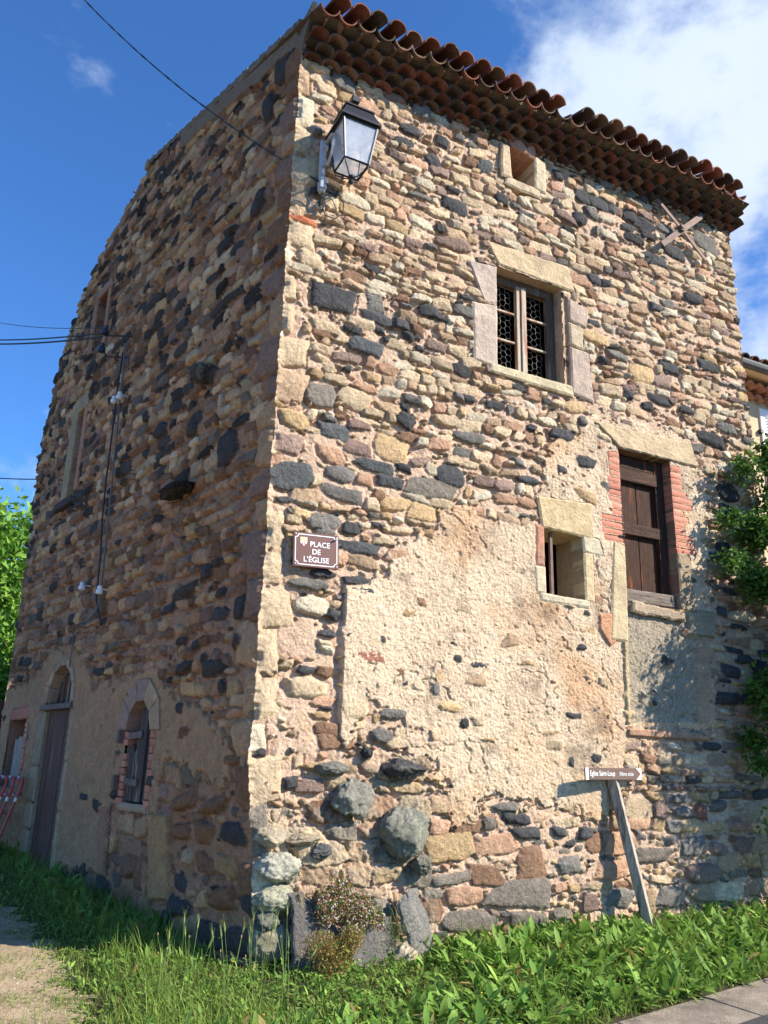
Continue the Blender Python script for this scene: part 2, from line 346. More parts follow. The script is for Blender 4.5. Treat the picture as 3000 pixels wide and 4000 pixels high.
def fill(W, tab, smax, z0, z1, wr, hr, hgt, region=None, slope=0, pr=3.4, filler=6000, dark='kKgS'):
    """courses of rubble, then ever smaller stones between them"""
    z = z0
    while z < z1:
        rh = random.uniform(*hr); x = random.uniform(-.2, 0); off = random.uniform(0, 6)
        while x < smax:
            wd = random.uniform(*wr)*(rh/.14)**.5; hh = rh*random.uniform(.72, 1.02)
            cz = z+rh/2+.03*math.sin(x*1.1+off)+random.uniform(-.012, .012)+slope*x
            if region is None or region(x+wd/2, cz):
                c = pick(tab(x+wd/2, cz)); rd = c in dark
                W.stone(x+wd/2, cz, wd/2*1.05, hh/2*1.07, random.gauss(0, .08), c, random.uniform(*hgt)*(1.15 if rd else 1), p=random.uniform(3.2, 7) if not rd else random.uniform(2.4, 4), test=True, cuts=random.choice((2, 3, 4)), dome=random.uniform(7, 16), cmul=random.uniform(.72, 1.18), keep=.12)
            x += wd*random.uniform(.96, 1.08)+random.uniform(0, .015)
        z += rh*random.uniform(.93, 1.02)
    for k in range(filler):
        q = 1-k/filler; b = .012+.035*q*random.random(); a = b*random.uniform(1.1, 2.8)
        x, zz = random.uniform(0, smax), random.uniform(z0, z1)
        if region is None or region(x, zz):
            W.stone(x, zz, a, b, random.gauss(0, .15), pick(tab(x, zz)), random.uniform(*hgt)*.7, p=random.uniform(2.1, 3.5), test=True, cuts=1, cmul=random.uniform(.75, 1.15), keep=.05)

# ---------- front (sunlit) wall
SR = 6.64
WR = Wall(SR, -.35, 9.45, .0085, (.64, .465, .345), .007, .034)
def q4(f, *p, o=0): return [f(x, y, o) for x, y in p]
# dressed stones flush in the wall, traced on the wall plane
Rst = """655,478,60,18,R 672,560,60,40,c 650,1110,44,24,o 720,646,108,62,k 811,656,38,38,g 813,686,66,28,k 867,702,34,28,k 899,714,36,22,b 871,645,30,18,b 792,749,78,34,S 930,675,55,30,k 818,712,26,16,k 769,716,26,18,k 748,709,18,14,k 834,734,18,14,k 881,729,26,18,k 902,731,18,15,k 906,754,20,14,k 997,800,42,26,k 750,800,20,12,k 1014,862,26,18,k 694,854,66,52,G 764,863,70,50,c
910,240,42,34,g 885,281,50,27,k 955,306,30,24,k 992,299,22,17,g 1020,314,22,16,g 935,347,33,30,k 1048,359,30,32,S 1016,352,30,25,b 980,411,30,14,k 1082,430,32,27,k 982,447,58,30,k 1205,380,22,20,k 1255,424,30,28,k 1292,440,46,28,k 1322,452,18,24,k 1360,467,28,28,k 1390,485,44,30,k 1355,492,30,18,k 1252,472,30,30,k 1395,505,28,18,k 1370,517,42,22,k 1442,498,42,20,g 1525,525,50,38,g 1455,545,46,30,k 1412,560,50,26,k 980,528,80,28,m 1360,420,20,18,g 1387,430,20,16,k 1307,397,32,16,g 745,180,54,36,g 720,118,26,18,g
877,910,42,38,k 872,880,20,20,k 1147,925,22,17,k 1215,940,52,26,k 1265,998,44,28,k 1140,1038,46,20,k 1212,1015,30,18,k 972,1028,62,48,k 907,998,42,24,m 841,1041,58,27,k 872,1012,34,22,k 733,1025,64,38,g 808,1007,86,27,S 721,931,75,36,S 712,905,34,14,g 772,968,62,34,m 844,968,78,58,o 740,1068,88,34,g 931,1055,104,48,G 715,984,60,38,p 787,1037,38,28,p 853,1090,66,30,o 697,1127,78,36,g 760,1142,38,28,k 775,1184,90,28,S 697,1240,58,20,k 668,1262,84,28,g 856,1200,46,30,p 1012,945,70,26,g 1282,602,30,26,k 1308,612,24,20,k 1415,565,50,24,k 1495,645,40,24,k 1415,665,26,18,S 1335,770,44,18,g 1445,795,42,24,k 1527,790,36,24,k 1357,853,20,24,k 1397,878,26,20,k 1425,865,44,20,k 1482,885,28,18,k 1490,910,26,16,b 1567,925,42,22,g 1537,950,56,30,k 1385,808,54,40,o 1287,730,62,26,o 1430,825,40,32,m 1240,880,44,26,o 1265,1072,50,30,o
631,1028,94,64,S 625,958,54,50,m 634,905,66,42,o 715,1212,30,12,r
781,1282,66,26,k 718,1328,30,28,k 705,1368,40,18,k 748,1375,24,24,k 661,1450,38,22,k 699,1452,38,28,b 785,1416,98,30,r 675,1308,76,44,w 770,1325,54,34,w 764,1530,64,52,c 663,1485,86,46,c 848,1542,62,24,g 825,1589,50,36,g 571,1688,38,28,k 628,1690,32,28,k 590,1712,24,8,R 563,1624,26,24,k 823,1382,18,20,k 630,1622,16,12,g 705,1530,26,10,k 700,1390,30,16,c 706,1404,34,14,w
1092,1743,56,20,g 1112,1767,62,28,k 1137,1799,66,28,k 1207,1796,32,26,k 1264,1799,32,30,k 1230,1822,26,16,k 1145,1860,56,76,b 1229,1868,56,40,g 1124,1929,138,66,G 1004,1936,82,42,p 975,1899,94,30,G 1015,1991,118,56,G 1140,1984,84,34,G 1217,1979,45,36,G 1412,1848,78,34,G 1522,1886,80,44,m 1512,1754,28,34,r 1445,1816,22,24,g 1475,1754,45,24,g 1552,1834,36,28,m 1340,1939,48,46,g 1462,1725,26,22,g 1550,1740,40,24,g 1376,1803,16,30,g
1435,1428,48,34,k 1387,1506,20,34,k 1412,1495,16,18,k 1237,1546,38,14,k 1255,1398,22,14,k 1000,1563,20,26,k 972,1526,56,26,o 940,1488,16,34,g 874,1476,12,12,k 1285,1640,22,26,k 1230,1645,14,24,k 1575,1276,30,16,k 1558,1320,22,20,k 1580,1451,38,26,k 1572,1063,46,40,K 1568,1106,44,36,K 1563,1190,36,40,K 1574,1509,48,28,k 1622,1509,50,28,k 1641,1449,36,50,K 1545,1135,30,18,b 1192,1475,14,10,b 1030,1556,34,28,c 1050,1600,40,14,o 1192,1610,40,24,c 1485,1370,40,22,b 1120,1000,26,18,g 820,1070,24,26,b""".split()
traced = []
for e in Rst:
    x, y, w_, h_, c = e.split(','); x, y, w_, h_ = map(float, (x, y, w_, h_))
    s1, z1_ = rr(x, y); sa, _ = rr(x-w_/2, y); sb, _ = rr(x+w_/2, y); _, za = rr(x, y+h_/2); _, zb = rr(x, y-h_/2)
    traced.append((s1, z1_, (sb-sa)/2, (zb-za)/2*.96, c))
for s1, z1_, a, b, c in traced:
    WR.stone(s1, z1_, a*1.04, b*1.05, random.gauss(-.03, .07), c, random.uniform(.022, .04) if z1_ > 3.3 or z1_ < .9 else .042, p=random.uniform(2.6, 4.5), cuts=3, dome=7, cmul=random.uniform(.85, 1.2))
    WR.occ |= False
# rendered (plastered) zone and its ragged edge
PLZ = [rr(*p) for p in ((540, 2200), (556, 1290), (606, 1090), (668, 1090), (700, 1240), (830, 1240), (880, 1160), (940, 1105), (1040, 1085), (1150, 1100), (1170, 1000), (1215, 900), (1260, 860), (1340, 880), (1420, 890), (1510, 930), (1540, 1040), (1545, 1180), (1560, 1330), (1545, 1560), (1500, 1600), (1420, 1640), (1340, 1700), (1300, 1780), (1080, 1730), (1000, 1770), (930, 1650), (800, 1560), (700, 1650), (640, 1720))]
PLZ = np.array(PLZ)
sdP = sdist(WR.S+WR.wx*10, WR.Z+WR.wy*10, PLZ)
pm = np.clip((sdP+.34*WR.crev+.16*WR.big-.02)/.07, 0, 1)*(1-np.clip((.80-WR.S)/.05, 0, 1)*(WR.Z > 1.2)*np.clip(.45+1.6*WR.crev, 0, 1))
def plcheck(x, z):
    i = min(max(int((z-WR.z0)/WR.res), 0), WR.nz-1); j = min(max(int(x/WR.res), 0), WR.nx-1); return pm[i, j]
def tabR(x, z):
    if z > 4.2: return [('c', 34), ('t', 22), ('w', 20), ('o', 6), ('p', 12), ('k', 2), ('g', 4), ('m', 7), ('b', 5)]
    if z > 1.6: return [('c', 30), ('t', 22), ('o', 14), ('p', 8), ('k', 8), ('g', 8), ('b', 6), ('w', 8), ('m', 4)]
    return [('t', 30), ('c', 14), ('o', 22), ('p', 10), ('G', 9), ('g', 7), ('k', 5), ('b', 8), ('m', 3)]
# quoins of the front side at the corner
z = .1
while z < 8.8:
    hq = random.uniform(.24, .42); lq = random.choice((.16, .22, .34))
    WR.stone(lq/2-.04, z+hq/2, lq/2, hq/2*.94, 0, random.choice('ctctcw') if z > 1 else random.choice('wG'), .03, p=6, test=True, cuts=0, cmul=1.05, keep=.2); z += hq
fill(WR, tabR, SR, -.2, 1.3, (.14, .40), (.09, .24), (.008, .032), region=lambda x, z: plcheck(x, z) < .5 or random.random() < .3, filler=2500)
fill(WR, tabR, SR, 1.3, 9.5, (.09, .36), (.055, .165), (.010, .044), region=lambda x, z: plcheck(x, z) < .5 or random.random() < .16, slope=0, filler=7500)
# plaster lies over the stones, the proud ones peep through
pl = .020+.007*WR.med+.004*WR.fine+.012*WR.big+.010*WR.crev+.004*vnoise(WR.nz, WR.nx, 1.7, 1.7)-.012*np.clip(fbm(WR.nz, WR.nx, .06/WR.res, 3, .8)*4-1.3, 0, 1)-.02*np.clip(np.abs(fbm(WR.nz, WR.nx, .9/WR.res, 5, .6))*-45+1, 0, 1)*(WR.crev > .05)
pl = pl-.016*((WR.S < .76) & (WR.Z > 1.3) & (WR.Z < 3.3))+.022*((WR.S > .76) & (WR.S < 1.4) & (WR.Z > 1.3) & (WR.Z < 3.15))*np.clip((1.4-WR.S)/.5, 0, 1)
Hp = pl*pm+(-.2)*(1-pm); use = (Hp > WR.H)
_n1 = fbm(WR.nz, WR.nx, .7/WR.res, 5, .6)[..., None]; _n2 = fbm(WR.nz, WR.nx, .35/WR.res, 5, .7)[..., None]
pc = np.array((.68, .535, .39))[None, None]*(1+.12*WR.big[..., None]+.12*WR.fine[..., None]+.10*WR.med[..., None]+.22*_n2)
pc = pc*(1-np.clip(_n1*2.2, 0, 1)*.8)+pc*np.array((.93, .74, .60))*np.clip(_n1*2.2, 0, 1)*.8
pc = pc*(1-.35*np.clip(_n2*-3-.6, 0, 1))
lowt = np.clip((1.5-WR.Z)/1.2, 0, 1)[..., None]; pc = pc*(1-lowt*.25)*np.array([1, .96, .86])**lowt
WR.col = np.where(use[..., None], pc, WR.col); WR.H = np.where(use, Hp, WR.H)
gr = [rr(*p) for p in ((1350, 1310), (1478, 1330), (1500, 1370), (1508, 1560), (1356, 1562))]
gs = sdist(WR.S+WR.wx, WR.Z+WR.wy, np.array(gr)); gm = (gs > 0) & (WR.H < .04)
WR.col = np.where(gm[..., None], np.array((.40, .345, .265))*(1+.25*WR.fine[..., None]), WR.col); WR.H = WR.H-.012*(gs > 0)
for pts, c, h_ in (((rr(1500, 1375), rr(1531, 1375), rr(1528, 1562), rr(1506, 1562)), 't', .035), ((rr(1480, 1315), rr(1541, 1322), rr(1541, 1380), rr(1483, 1372)), (.40, .34, .24), .05),
                   ((rr(1352, 1572), rr(1490, 1580), rr(1530, 1590), rr(1530, 1602), rr(1352, 1592)), 'p', .045), ((rr(1290, 1325), rr(1340, 1325), rr(1345, 1370), rr(1315, 1400), rr(1290, 1360)), (.60, .33, .20), .042),
                   ((rr(1338, 1325), rr(1350, 1325), rr(1361, 1565), rr(1349, 1565)), (.58, .46, .28), .045)):
    WR.poly(pts, c, h_)
# lime wash run and lichen-grey tone of the boulder area
bz = sdist(WR.S, WR.Z, np.array([rr(*p) for p in ((560, 2080), (560, 1790), (690, 1700), (720, 1640), (930, 1620), (940, 1900), (960, 2080))]))
bl = np.clip(bz/.1, 0, 1)*np.clip(WR.med*2+.55, 0, 1)
WR.col = WR.col*(1-.55*bl[..., None])+np.array((.33, .30, .235))*.55*bl[..., None]
WR.H += .03*np.clip(bz/.15, 0, 1)*WR.med

# ---------- gable (shaded) wall
SL = 8.3
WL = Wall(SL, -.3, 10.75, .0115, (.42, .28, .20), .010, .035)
Lst = """452,813,46,38,k 492,968,42,84,k 522,1386,30,42,k 415,1146,32,34,o 470,1216,24,20,k 448,1236,26,40,k 520,1310,30,60,k 400,1280,60,30,k 410,1410,28,26,b 397,1385,26,20,k 300,790,30,14,k 1,1,1,1,k 462,1445,50,44,k 400,1440,38,26,k 520,740,16,22,k 612,150,30,60,k 500,500,30,20,k 350,930,24,40,k 380,880,30,26,k 420,930,24,30,k 640,110,30,20,k 582,235,26,60,k 560,440,30,60,k
395,1530,20,34,k 440,1800,40,64,b 395,1795,40,44,b 400,1730,60,50,b 495,1800,50,60,k 300,1590,18,24,k 330,1690,22,40,k 185,1720,28,26,k 215,1740,30,36,k 255,1715,20,30,k 280,1870,40,60,b 310,1890,44,90,b 405,1850,24,40,c 460,1740,60,40,b 385,1960,60,50,k 470,1940,44,60,b 522,1960,50,70,k 360,1980,30,30,k""".split()
for e in Lst:
    x, y, w_, h_, c = e.split(','); x, y, w_, h_ = map(float, (x, y, w_, h_))
    if x < 2: continue
    s1, z1_ = ll(x, y); sa, _ = ll(x-w_/2, y); sb, _ = ll(x+w_/2, y); _, za = ll(x, y+h_/2); _, zb = ll(x, y-h_/2)
    WL.stone(s1, z1_, abs(sb-sa)/2*.9, (zb-za)/2*.9, random.gauss(0, .12), c, random.uniform(.04, .07), p=4, cuts=5, dome=6)
def tabL(x, z):
    if z > 4.6: return [('k', 14+8*(x > 3)), ('K', 8+5*(x > 3)), ('t', 26), ('c', 20), ('w', 5), ('b', 24), ('m', 12), ('p', 8), ('o', 5), ('g', 4)]
    if z > 2.4: return [('k', 7), ('b', 30), ('m', 24), ('t', 26), ('p', 16), ('o', 5), ('g', 6)]
    return [('b', 18), ('t', 30), ('o', 18), ('m', 10), ('k', 14), ('G', 8), ('p', 8)]
z = .5; alt = 0
while z < 9.2:
    hq = random.uniform(.26, .46); lq = (.26, .44)[alt % 2]*random.uniform(.85, 1.2); alt += 1
    WL.stone(lq/2-.05, z+hq/2, lq/2, hq/2*.95, 0, random.choice('btbmt'), .045, p=7, test=True, cuts=0, tilt=.1, dome=9, keep=.3, cmul=1.0); z += hq+.01
PLL = np.array([ll(*p) for p in ((-30, 1900), (-20, 1480), (60, 1480), (130, 1390), (175, 1400), (215, 1480), (290, 1440), (350, 1440), (420, 1520), (480, 1540), (520, 1600), (500, 1720), (440, 1690), (360, 1660), (345, 1760), (240, 1760), (230, 1900), (118, 1880))])
sdL = sdist(WL.S+WL.wx*6, WL.Z+WL.wy*6, PLL); pmL = np.clip((sdL+.14*WL.crev)/.06, 0, 1)
topb = WL.S*0
def rk(s): return np.interp(s, [0, 4.44, 6.38, 7.2, 7.8, 8.18, 8.3], [9.50, 10.42, 9.71, 9.12, 8.3, 6.9, 6.0])
def plL(x, z):
    i = min(max(int((z-WL.z0)/WL.res), 0), WL.nz-1); j = min(max(int(x/WL.res), 0), WL.nx-1); return pmL[i, j]
fill(WL, tabL, SL, -.2, 1.4, (.14, .42), (.11, .25), (.01, .04), region=lambda x, z: plL(x, z) < .5 or random.random() < .3, filler=1500)
fill(WL, tabL, SL, 1.4, 10.6, (.09, .36), (.065, .18), (.010, .044), region=lambda x, z: plL(x, z) < .5 or random.random() < .15, filler=7000)
Hp = (.032+.012*WL.med+.008*WL.fine+.012*WL.big)*pmL-.3*(1-pmL); use = Hp > WL.H
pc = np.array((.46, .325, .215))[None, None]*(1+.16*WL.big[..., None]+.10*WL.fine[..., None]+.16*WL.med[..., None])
WL.col = np.where(use[..., None], pc, WL.col); WL.H = np.where(use, Hp, WL.H)
# cement band under the verge
vb = rk(WL.S)-WL.Z; vm = (vb < .30+.12*WL.crev) & (WL.S < 3.2)
WL.col = np.where(vm[..., None], np.array((.27, .22, .175))*(1+.15*WL.med[..., None]), WL.col); WL.H = np.where(vm, .05+.004*WL.med, WL.H)
for pts, c, h_ in (((ll(330, 1755), ll(372, 1760), ll(372, 1945), ll(328, 1945)), 'o', .06), ((ll(345, 1510), ll(372, 1560), ll(350, 1640), ll(338, 1560)), 't', .04), ((ll(316, 1860), ll(328, 1865), ll(322, 1960), ll(314, 1955)), 'p', .05),
                   ((ll(222, 1740), ll(240, 1745), ll(232, 1895), ll(214, 1890)), 'p', .05), ((ll(240, 1590), ll(262, 1590), ll(245, 1735), ll(238, 1730)), 't', .05)):
    WL.poly(pts, c, h_, cmul=.85)

# ---------- house object and openings
house = empty('stone_house', C0, 'three storey rubble stone house with scalloped terracotta tile eaves at a village corner', 'house')
QZ = {}
def corner_q(z):   # shared wavy corner line, a little battered outwards near the ground
    z = np.asarray(z, float)
    e = .018+.014*np.sin(z*5.1)+.012*np.sin(z*11.7+1)+.009*np.sin(z*27+2)+.006*np.sin(z*61)+.004*np.sin(z*113+.7)
    return e
bis = (nR+nL)/(1+nR@nL)
def wall_mesh(W, name, dv, nv, holes, keep, sign):
    S, Z, Hh = W.S, W.Z, W.H
    f = np.clip(S/.05, 0, 1); f = f*f*(3-2*f)
    e = corner_q(Z)+.4*W.fine*.01
    P = (C0[None, None]+dv*S[..., None]+nv*Hh[..., None])*f[..., None]+(C0[None, None]+dv*S[..., None]+bis*corner_q(Z)[..., None])*(1-f[..., None])
    P = P+dR*(.17*np.clip((1.5-Z)/1.5, 0, 1)*np.exp(-S/.45))[..., None]
    P[..., 2] = Z
    cs, cz = (S[:-1, :-1]+S[1:, 1:])/2, (Z[:-1, :-1]+Z[1:, 1:])/2
    ok = keep(cs, cz)
    for h in holes: ok &= ~h(cs, cz)
    idx = np.arange(W.nz*W.nx).reshape(W.nz, W.nx)
    a, b, c, d = idx[:-1, :-1][ok], idx[:-1, 1:][ok], idx[1:, 1:][ok], idx[1:, :-1][ok]
    F = np.stack([a, b, c, d] if sign > 0 else [a, d, c, b], 1)
    used = np.unique(F); mp_ = np.full(W.nz*W.nx, -1); mp_[used] = np.arange(len(used))
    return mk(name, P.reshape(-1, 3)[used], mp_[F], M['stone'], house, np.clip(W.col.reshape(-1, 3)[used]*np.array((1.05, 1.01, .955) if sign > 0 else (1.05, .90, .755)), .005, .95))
def rect(s0, s1, z0, z1): return lambda s, z: (s > s0) & (s < s1) & (z > z0) & (z < z1)
def arch(s0, s1, z0, z1, fl=1.0):
    r = (s1-s0)/2; c = (s0+s1)/2; rh = r*fl
    return lambda s, z: (s > s0) & (s < s1) & (z > z0) & ((z < z1-rh) | (((s-c)/r)**2+((z-z1+rh)/rh)**2 < 1))
WIN = (2.53, 3.50, 5.90, 7.20); DOOR = (4.27, 5.09, 3.40, 5.26); SW = (3.13, 3.66, 3.36, 4.13); ATT = (2.76, 3.13, 8.50, 9.04)
DL = (4.62, 5.62, .2, 2.74); WLn = (2.02, 2.66, 1.12, 2.17); SLIT = (5.86, 6.14, 5.3, 6.78); NI = (5.5, 5.95, 7.8, 8.72); LW = (6.45, 7.3, 1.1, 2.08)
def eave(s): return 8.96+.017*s
# far side walls that close the volume
mb = MB(); back = [PL(7.75, 0), PL(7.75, 8.2)]
A = PR(SR, -.3); B = A+dL*8.2; Cc = PL(7.9, -.3)
V = [A, A+UP*9.4, B+UP*9.4, B, Cc, Cc+UP*8.3]
mb.add(V, [(0, 3, 2, 1)], col=PAL['t']); mb.add([B, Cc, Cc+UP*8.3, B+UP*8.3], [(0, 1, 2, 3)], col=PAL['t'])
mb.build('rear_wall', M['stone'], house)
# inner lining so that rooms are dark and the walls cast solid shadows
def tunnel(mb, P, rc, depth, mi_rev=0, col=PAL['t'], back=True, inner=.9, o0=.01):
    s0, s1, z0, z1 = rc
    def bx(o): return [P(s0, z0, o), P(s1, z0, o), P(s1, z1, o), P(s0, z1, o)]
    a, b = bx(o0), bx(-depth); V = a+b; mb.add(V, [(0, 1, 5, 4), (1, 2, 6, 5), (2, 3, 7, 6), (3, 0, 4, 7)], mi_rev, col)
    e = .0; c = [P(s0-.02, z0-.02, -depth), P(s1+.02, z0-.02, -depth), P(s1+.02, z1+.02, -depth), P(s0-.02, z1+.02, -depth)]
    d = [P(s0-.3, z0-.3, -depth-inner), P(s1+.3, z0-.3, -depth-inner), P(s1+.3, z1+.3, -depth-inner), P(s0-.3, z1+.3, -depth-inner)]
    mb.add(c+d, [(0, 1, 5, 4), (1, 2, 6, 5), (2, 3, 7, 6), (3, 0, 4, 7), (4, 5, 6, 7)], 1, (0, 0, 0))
for P_, rc_, dp_, c_ in ((PR, WIN, .30, PAL['t']), (PR, DOOR, .22, PAL['b']), (PR, SW, .45, (.42, .32, .2)), (PR, ATT, .5, (.42, .28, .2)), (PL, DL, .30, (.36, .29, .2)), (PL, WLn, .22, (.34, .25, .16)), (PL, SLIT, .3, (.36, .2, .13)), (PL, LW, .3, (.34, .18, .12)), (PL, NI, .16, (.25, .12, .085))):
    mb = MB(); tunnel(mb, P_, rc_, dp_, col=c_); mb.build('reveal', [M['dressed'], M['dark']], house)

def sink(P, q):
    W = WR if P is PR else WL if P is PL else None
    if W is None: return
    lo = q.min(0)-.02; hi = q.max(0)+.02; r = W.res
    i0, i1 = max(int((lo[1]-W.z0)/r), 0), min(int((hi[1]-W.z0)/r)+2, W.nz); j0, j1 = max(int(lo[0]/r), 0), min(int(hi[0]/r)+2, W.nx)
    if i1 <= i0 or j1 <= j0: return
    sl = (slice(i0, i1), slice(j0, j1)); m_ = sdist(W.S[sl], W.Z[sl], q) > .003; W.H[sl] = np.where(m_, np.minimum(W.H[sl], -.02), W.H[sl])
def block(P, quad, o=.03, depth=.3, col=PAL['c'], jit=.008, parent=house, name='lintel', res=.022, mb=None, round_=.014):
    """one dressed stone: quad corners (s,z) bl, br, tr, tl"""
    q = np.array(quad); sink(P, q)
    w_ = max(np.linalg.norm(q[1]-q[0]), np.linalg.norm(q[2]-q[3])); h_ = max(np.linalg.norm(q[3]-q[0]), np.linalg.norm(q[2]-q[1]))
    nx, ny = max(int(w_/res), 3), max(int(h_/res), 3)
    u = np.linspace(0, 1, nx+1)[None]; v = np.linspace(0, 1, ny+1)[:, None]
    s_ = (q[0, 0]*(1-u)+q[1, 0]*u)*(1-v)+(q[3, 0]*(1-u)+q[2, 0]*u)*v; z_ = (q[0, 1]*(1-u)+q[1, 1]*u)*(1-v)+(q[3, 1]*(1-u)+q[2, 1]*u)*v
    n1 = fbm(ny+1, nx+1, 6, 3); n2 = fbm(ny+1, nx+1, 4, 3); n3 = fbm(ny+1, nx+1, 5, 4)
    s_ = s_+jit*n1; z_ = z_+jit*n2
    ed = np.minimum(np.minimum(u*w_, (1-u)*w_)+0*v, np.minimum(v*h_, (1-v)*h_)+0*u); f = np.clip(ed/round_, 0, 1)
    oo = o-(1-f)**2*round_+.004*n3
    pts = np.array([[P(s_[i, j], z_[i, j], oo[i, j]) for j in range(nx+1)] for i in range(ny+1)])
    V = pts.reshape(-1, 3); id_ = np.arange((nx+1)*(ny+1)).reshape(ny+1, nx+1)
    F = [(id_[i, j], id_[i, j+1], id_[i+1, j+1], id_[i+1, j]) for i in range(ny) for j in range(nx)]
    ring = list(id_[0, :-1])+list(id_[:-1, -1])+list(id_[-1, :0:-1])+list(id_[:0:-1, 0])
    n0 = len(V); nv = nR if P is PR else nL
    V = np.vstack([V, V[ring]-nv*(o+depth)]); k = len(ring)
    F += [(ring[(i+1) % k], ring[i], n0+i, n0+(i+1) % k) for i in range(k)]+[tuple(n0+i for i in range(k))[::-1]]
    if P is PL: F = [f[::-1] for f in F]
    own = mb is None; mb = mb or MB()
    c = np.array(col)*np.ones((len(V), 1)); c[:n0] *= (1+.14*n3.ravel()[:, None]+.08*n1.ravel()[:, None])
    mb.add(V, F, 0, c)
    if own: return mb.build(name, M['dressed'], parent)
def B4(f, *p): return [f(*x) for x in p]
# --- upper window
win = MB(); win.box(PR(3.03, 6.0, -.2), dR, nR, UP, .01, .01, .01); 
fr = MB(); o = -.16
s0, s1, z0, z1 = 2.44, 3.48, 5.92, 7.22
for sx in (s0+.05, s1-.05): fr.box(PR(sx, (z0+z1)/2, o), dR, nR, UP, .05, .03, (z1-z0)/2, bev=.004)
fr.box(PR((s0+s1)/2, z1-.07, o+.002), dR, nR, UP, (s1-s0)/2-.1, .028, .06, bev=.004); fr.box(PR((s0+s1)/2, z0+.028, o+.006), dR, nR, UP, (s1-s0)/2-.1, .03, .028, bev=.004)
M['wood_win'] = mat('shaded_window_frame', base=(.13, .085, .06), rough=.85, spec=.2, noise=[(4, .3), (14, .35)], tint2=((.30, .25, .2), 1.0, .55, .75), bump=[(9, .003)], wood=(16, 16, 1.2))  # frame wood darker than the mullion, shadow painted into its colour
window = fr.build('window', M['wood_win'], house)
mul = MB(); mul.box(PR(2.955, 6.55, o+.012), dR, nR, UP, .028, .03, .565, bev=.004); mul.box(PR(3.02, 6.55, o+.03), dR, nR, UP, .035, .03, .565, bev=.004); mul.build('mullion', M['wood_frame'], window)
for k in (1, 2):
    zz = z0+.06+k*(z1-z0-.16)/3
    for a, b in ((2.54, 2.925), (3.057, 3.38)): gb = MB(); gb.box(PR((a+b)/2, zz, o+.005), dR, nR, UP, (b-a)/2, .014, .013, bev=.003); gb.build('glazing_bar', M['wood_frame'], window)
L_ = .046; M['wire'] = mat('wire_mesh_metal', base=(.30, .28, .25), rough=.6, metal=.3)
for a, b in ((2.56, 2.87), (3.075, 3.30)):
    for k in range(3):
        zb = z0+.08+k*(z1-z0-.16)/3; zt = zb+(z1-z0-.16)/3-.05; zt = zt if k < 2 else zt-.02
        wire = MB(); edges = set(); r3 = math.sqrt(3); fo = o-.02
        j = 0
        jj = {}
        def jt(p):
            key = (round(p[0], 3), round(p[1], 3))
            if key not in jj: jj[key] = (p[0]+random.gauss(0, .0035), p[1]+random.gauss(0, .0035), fo+random.gauss(0, .004))
            return jj[key]
        x = a
        while x < b:
            y = zb+(L_*r3/2 if j % 2 else 0)
            while y < zt:
                c6 = [(x+L_*math.cos(t_*math.pi/3), y+L_*math.sin(t_*math.pi/3)) for t_ in range(6)]
                for t_ in range(6):
                    p, q = c6[t_], c6[(t_+1) % 6]; key = tuple(sorted(((round(p[0], 3), round(p[1], 3)), (round(q[0], 3), round(q[1], 3)))))
                    if key in edges: continue
                    edges.add(key); p, q = jt(p), jt(q); wire.tube([PR(*p), PR(*q)], .0017, 4)
                y += L_*r3
            x += L_*1.5; j += 1
        wire.build('chicken_wire', M['wire'], window)
block(PR, B4(rr, (1075, 573), (1241, 636), (1224, 578), (1046, 521)), .035, .34, (.55, .42, .26), name='lintel')
block(PR, [(2.42, 5.80), (3.62, 5.76), (3.60, 5.90), (2.46, 5.91)], .04, .34, (.55, .46, .30), name='sill')
for qd, c in ((B4(rr, (1022, 778), (1073, 796), (1072, 662), (1018, 652)), (.50, .40, .315)), (B4(rr, (1045, 655), (1072, 660), (1071, 578), (1008, 562)), (.48, .38, .31)),
              ([(3.60, 6.78), (3.86, 6.74), (3.92, 7.0), (3.60, 7.10)], (.46, .35, .275)), ([(3.60, 6.45), (3.80, 6.43), (3.82, 6.73), (3.60, 6.76)], (.52, .42, .29)), ([(3.60, 5.82), (3.93, 5.76), (3.88, 6.41), (3.60, 6.43)], (.47, .365, .29)), ([(3.50, 5.84), (3.60, 5.84), (3.60, 7.10), (3.50, 7.12)], (.40, .31, .22))):
    wd = qd[0][0] >= 3.49 and qd[0][0] < 3.55
    block(PR, qd, -.055 if wd else .03, .28, c, name='jamb_stone')

# --- planked hatch
dr = MB(); o = -.14; s0, s1, z0, z1 = 4.27, 5.09, 3.40, 5.26
for k, (a, b) in enumerate(((4.33, 4.40), (4.405, 4.66), (4.665, 4.94))):
    dr.box(PR((a+b)/2, 4.30, o-.03+.004*(k % 2)), dR, nR, UP, (b-a)/2-.004, .014, .74, bev=.003)
hatch = dr.build('plank_shutter', M['wood_dark'], house)
rl = MB(); rl.box(PR(4.635, 5.0, o+.02), dR, nR, UP, .33, .03, .085, bev=.01); rl.build('rail', M['wood_h'], hatch); rl = MB(); rl.box(PR(4.64, 4.32, o+.012), dR, nR, UP, .36, .03, .07, bev=.008); rl.build('rail', M['wood_h'], hatch)
f2 = MB()
f2.box(PR(4.30, 4.35, o), dR, nR, UP, .03, .035, .9, bev=.005); f2.build('shutter_frame', M['wood_dark'], hatch); f2 = MB(); f2.box(PR(5.01, 4.35, o), dR, nR, UP, .07, .035, .9, bev=.005); f2.build('shutter_frame', M['wood_dark'], hatch); f2 = MB(); f2.box(PR(4.64, 5.17, o-.01), dR, nR, UP, .31, .035, .075, bev=.005)
f2.build('shutter_frame', M['wood_dark'], hatch)
f3 = MB(); f3.box(PR(4.66, 3.50, o+.05), dR, nR, UP, .40, .06, .075, bev=.012); f3.build('threshold_beam', M['beam_h'], hatch)
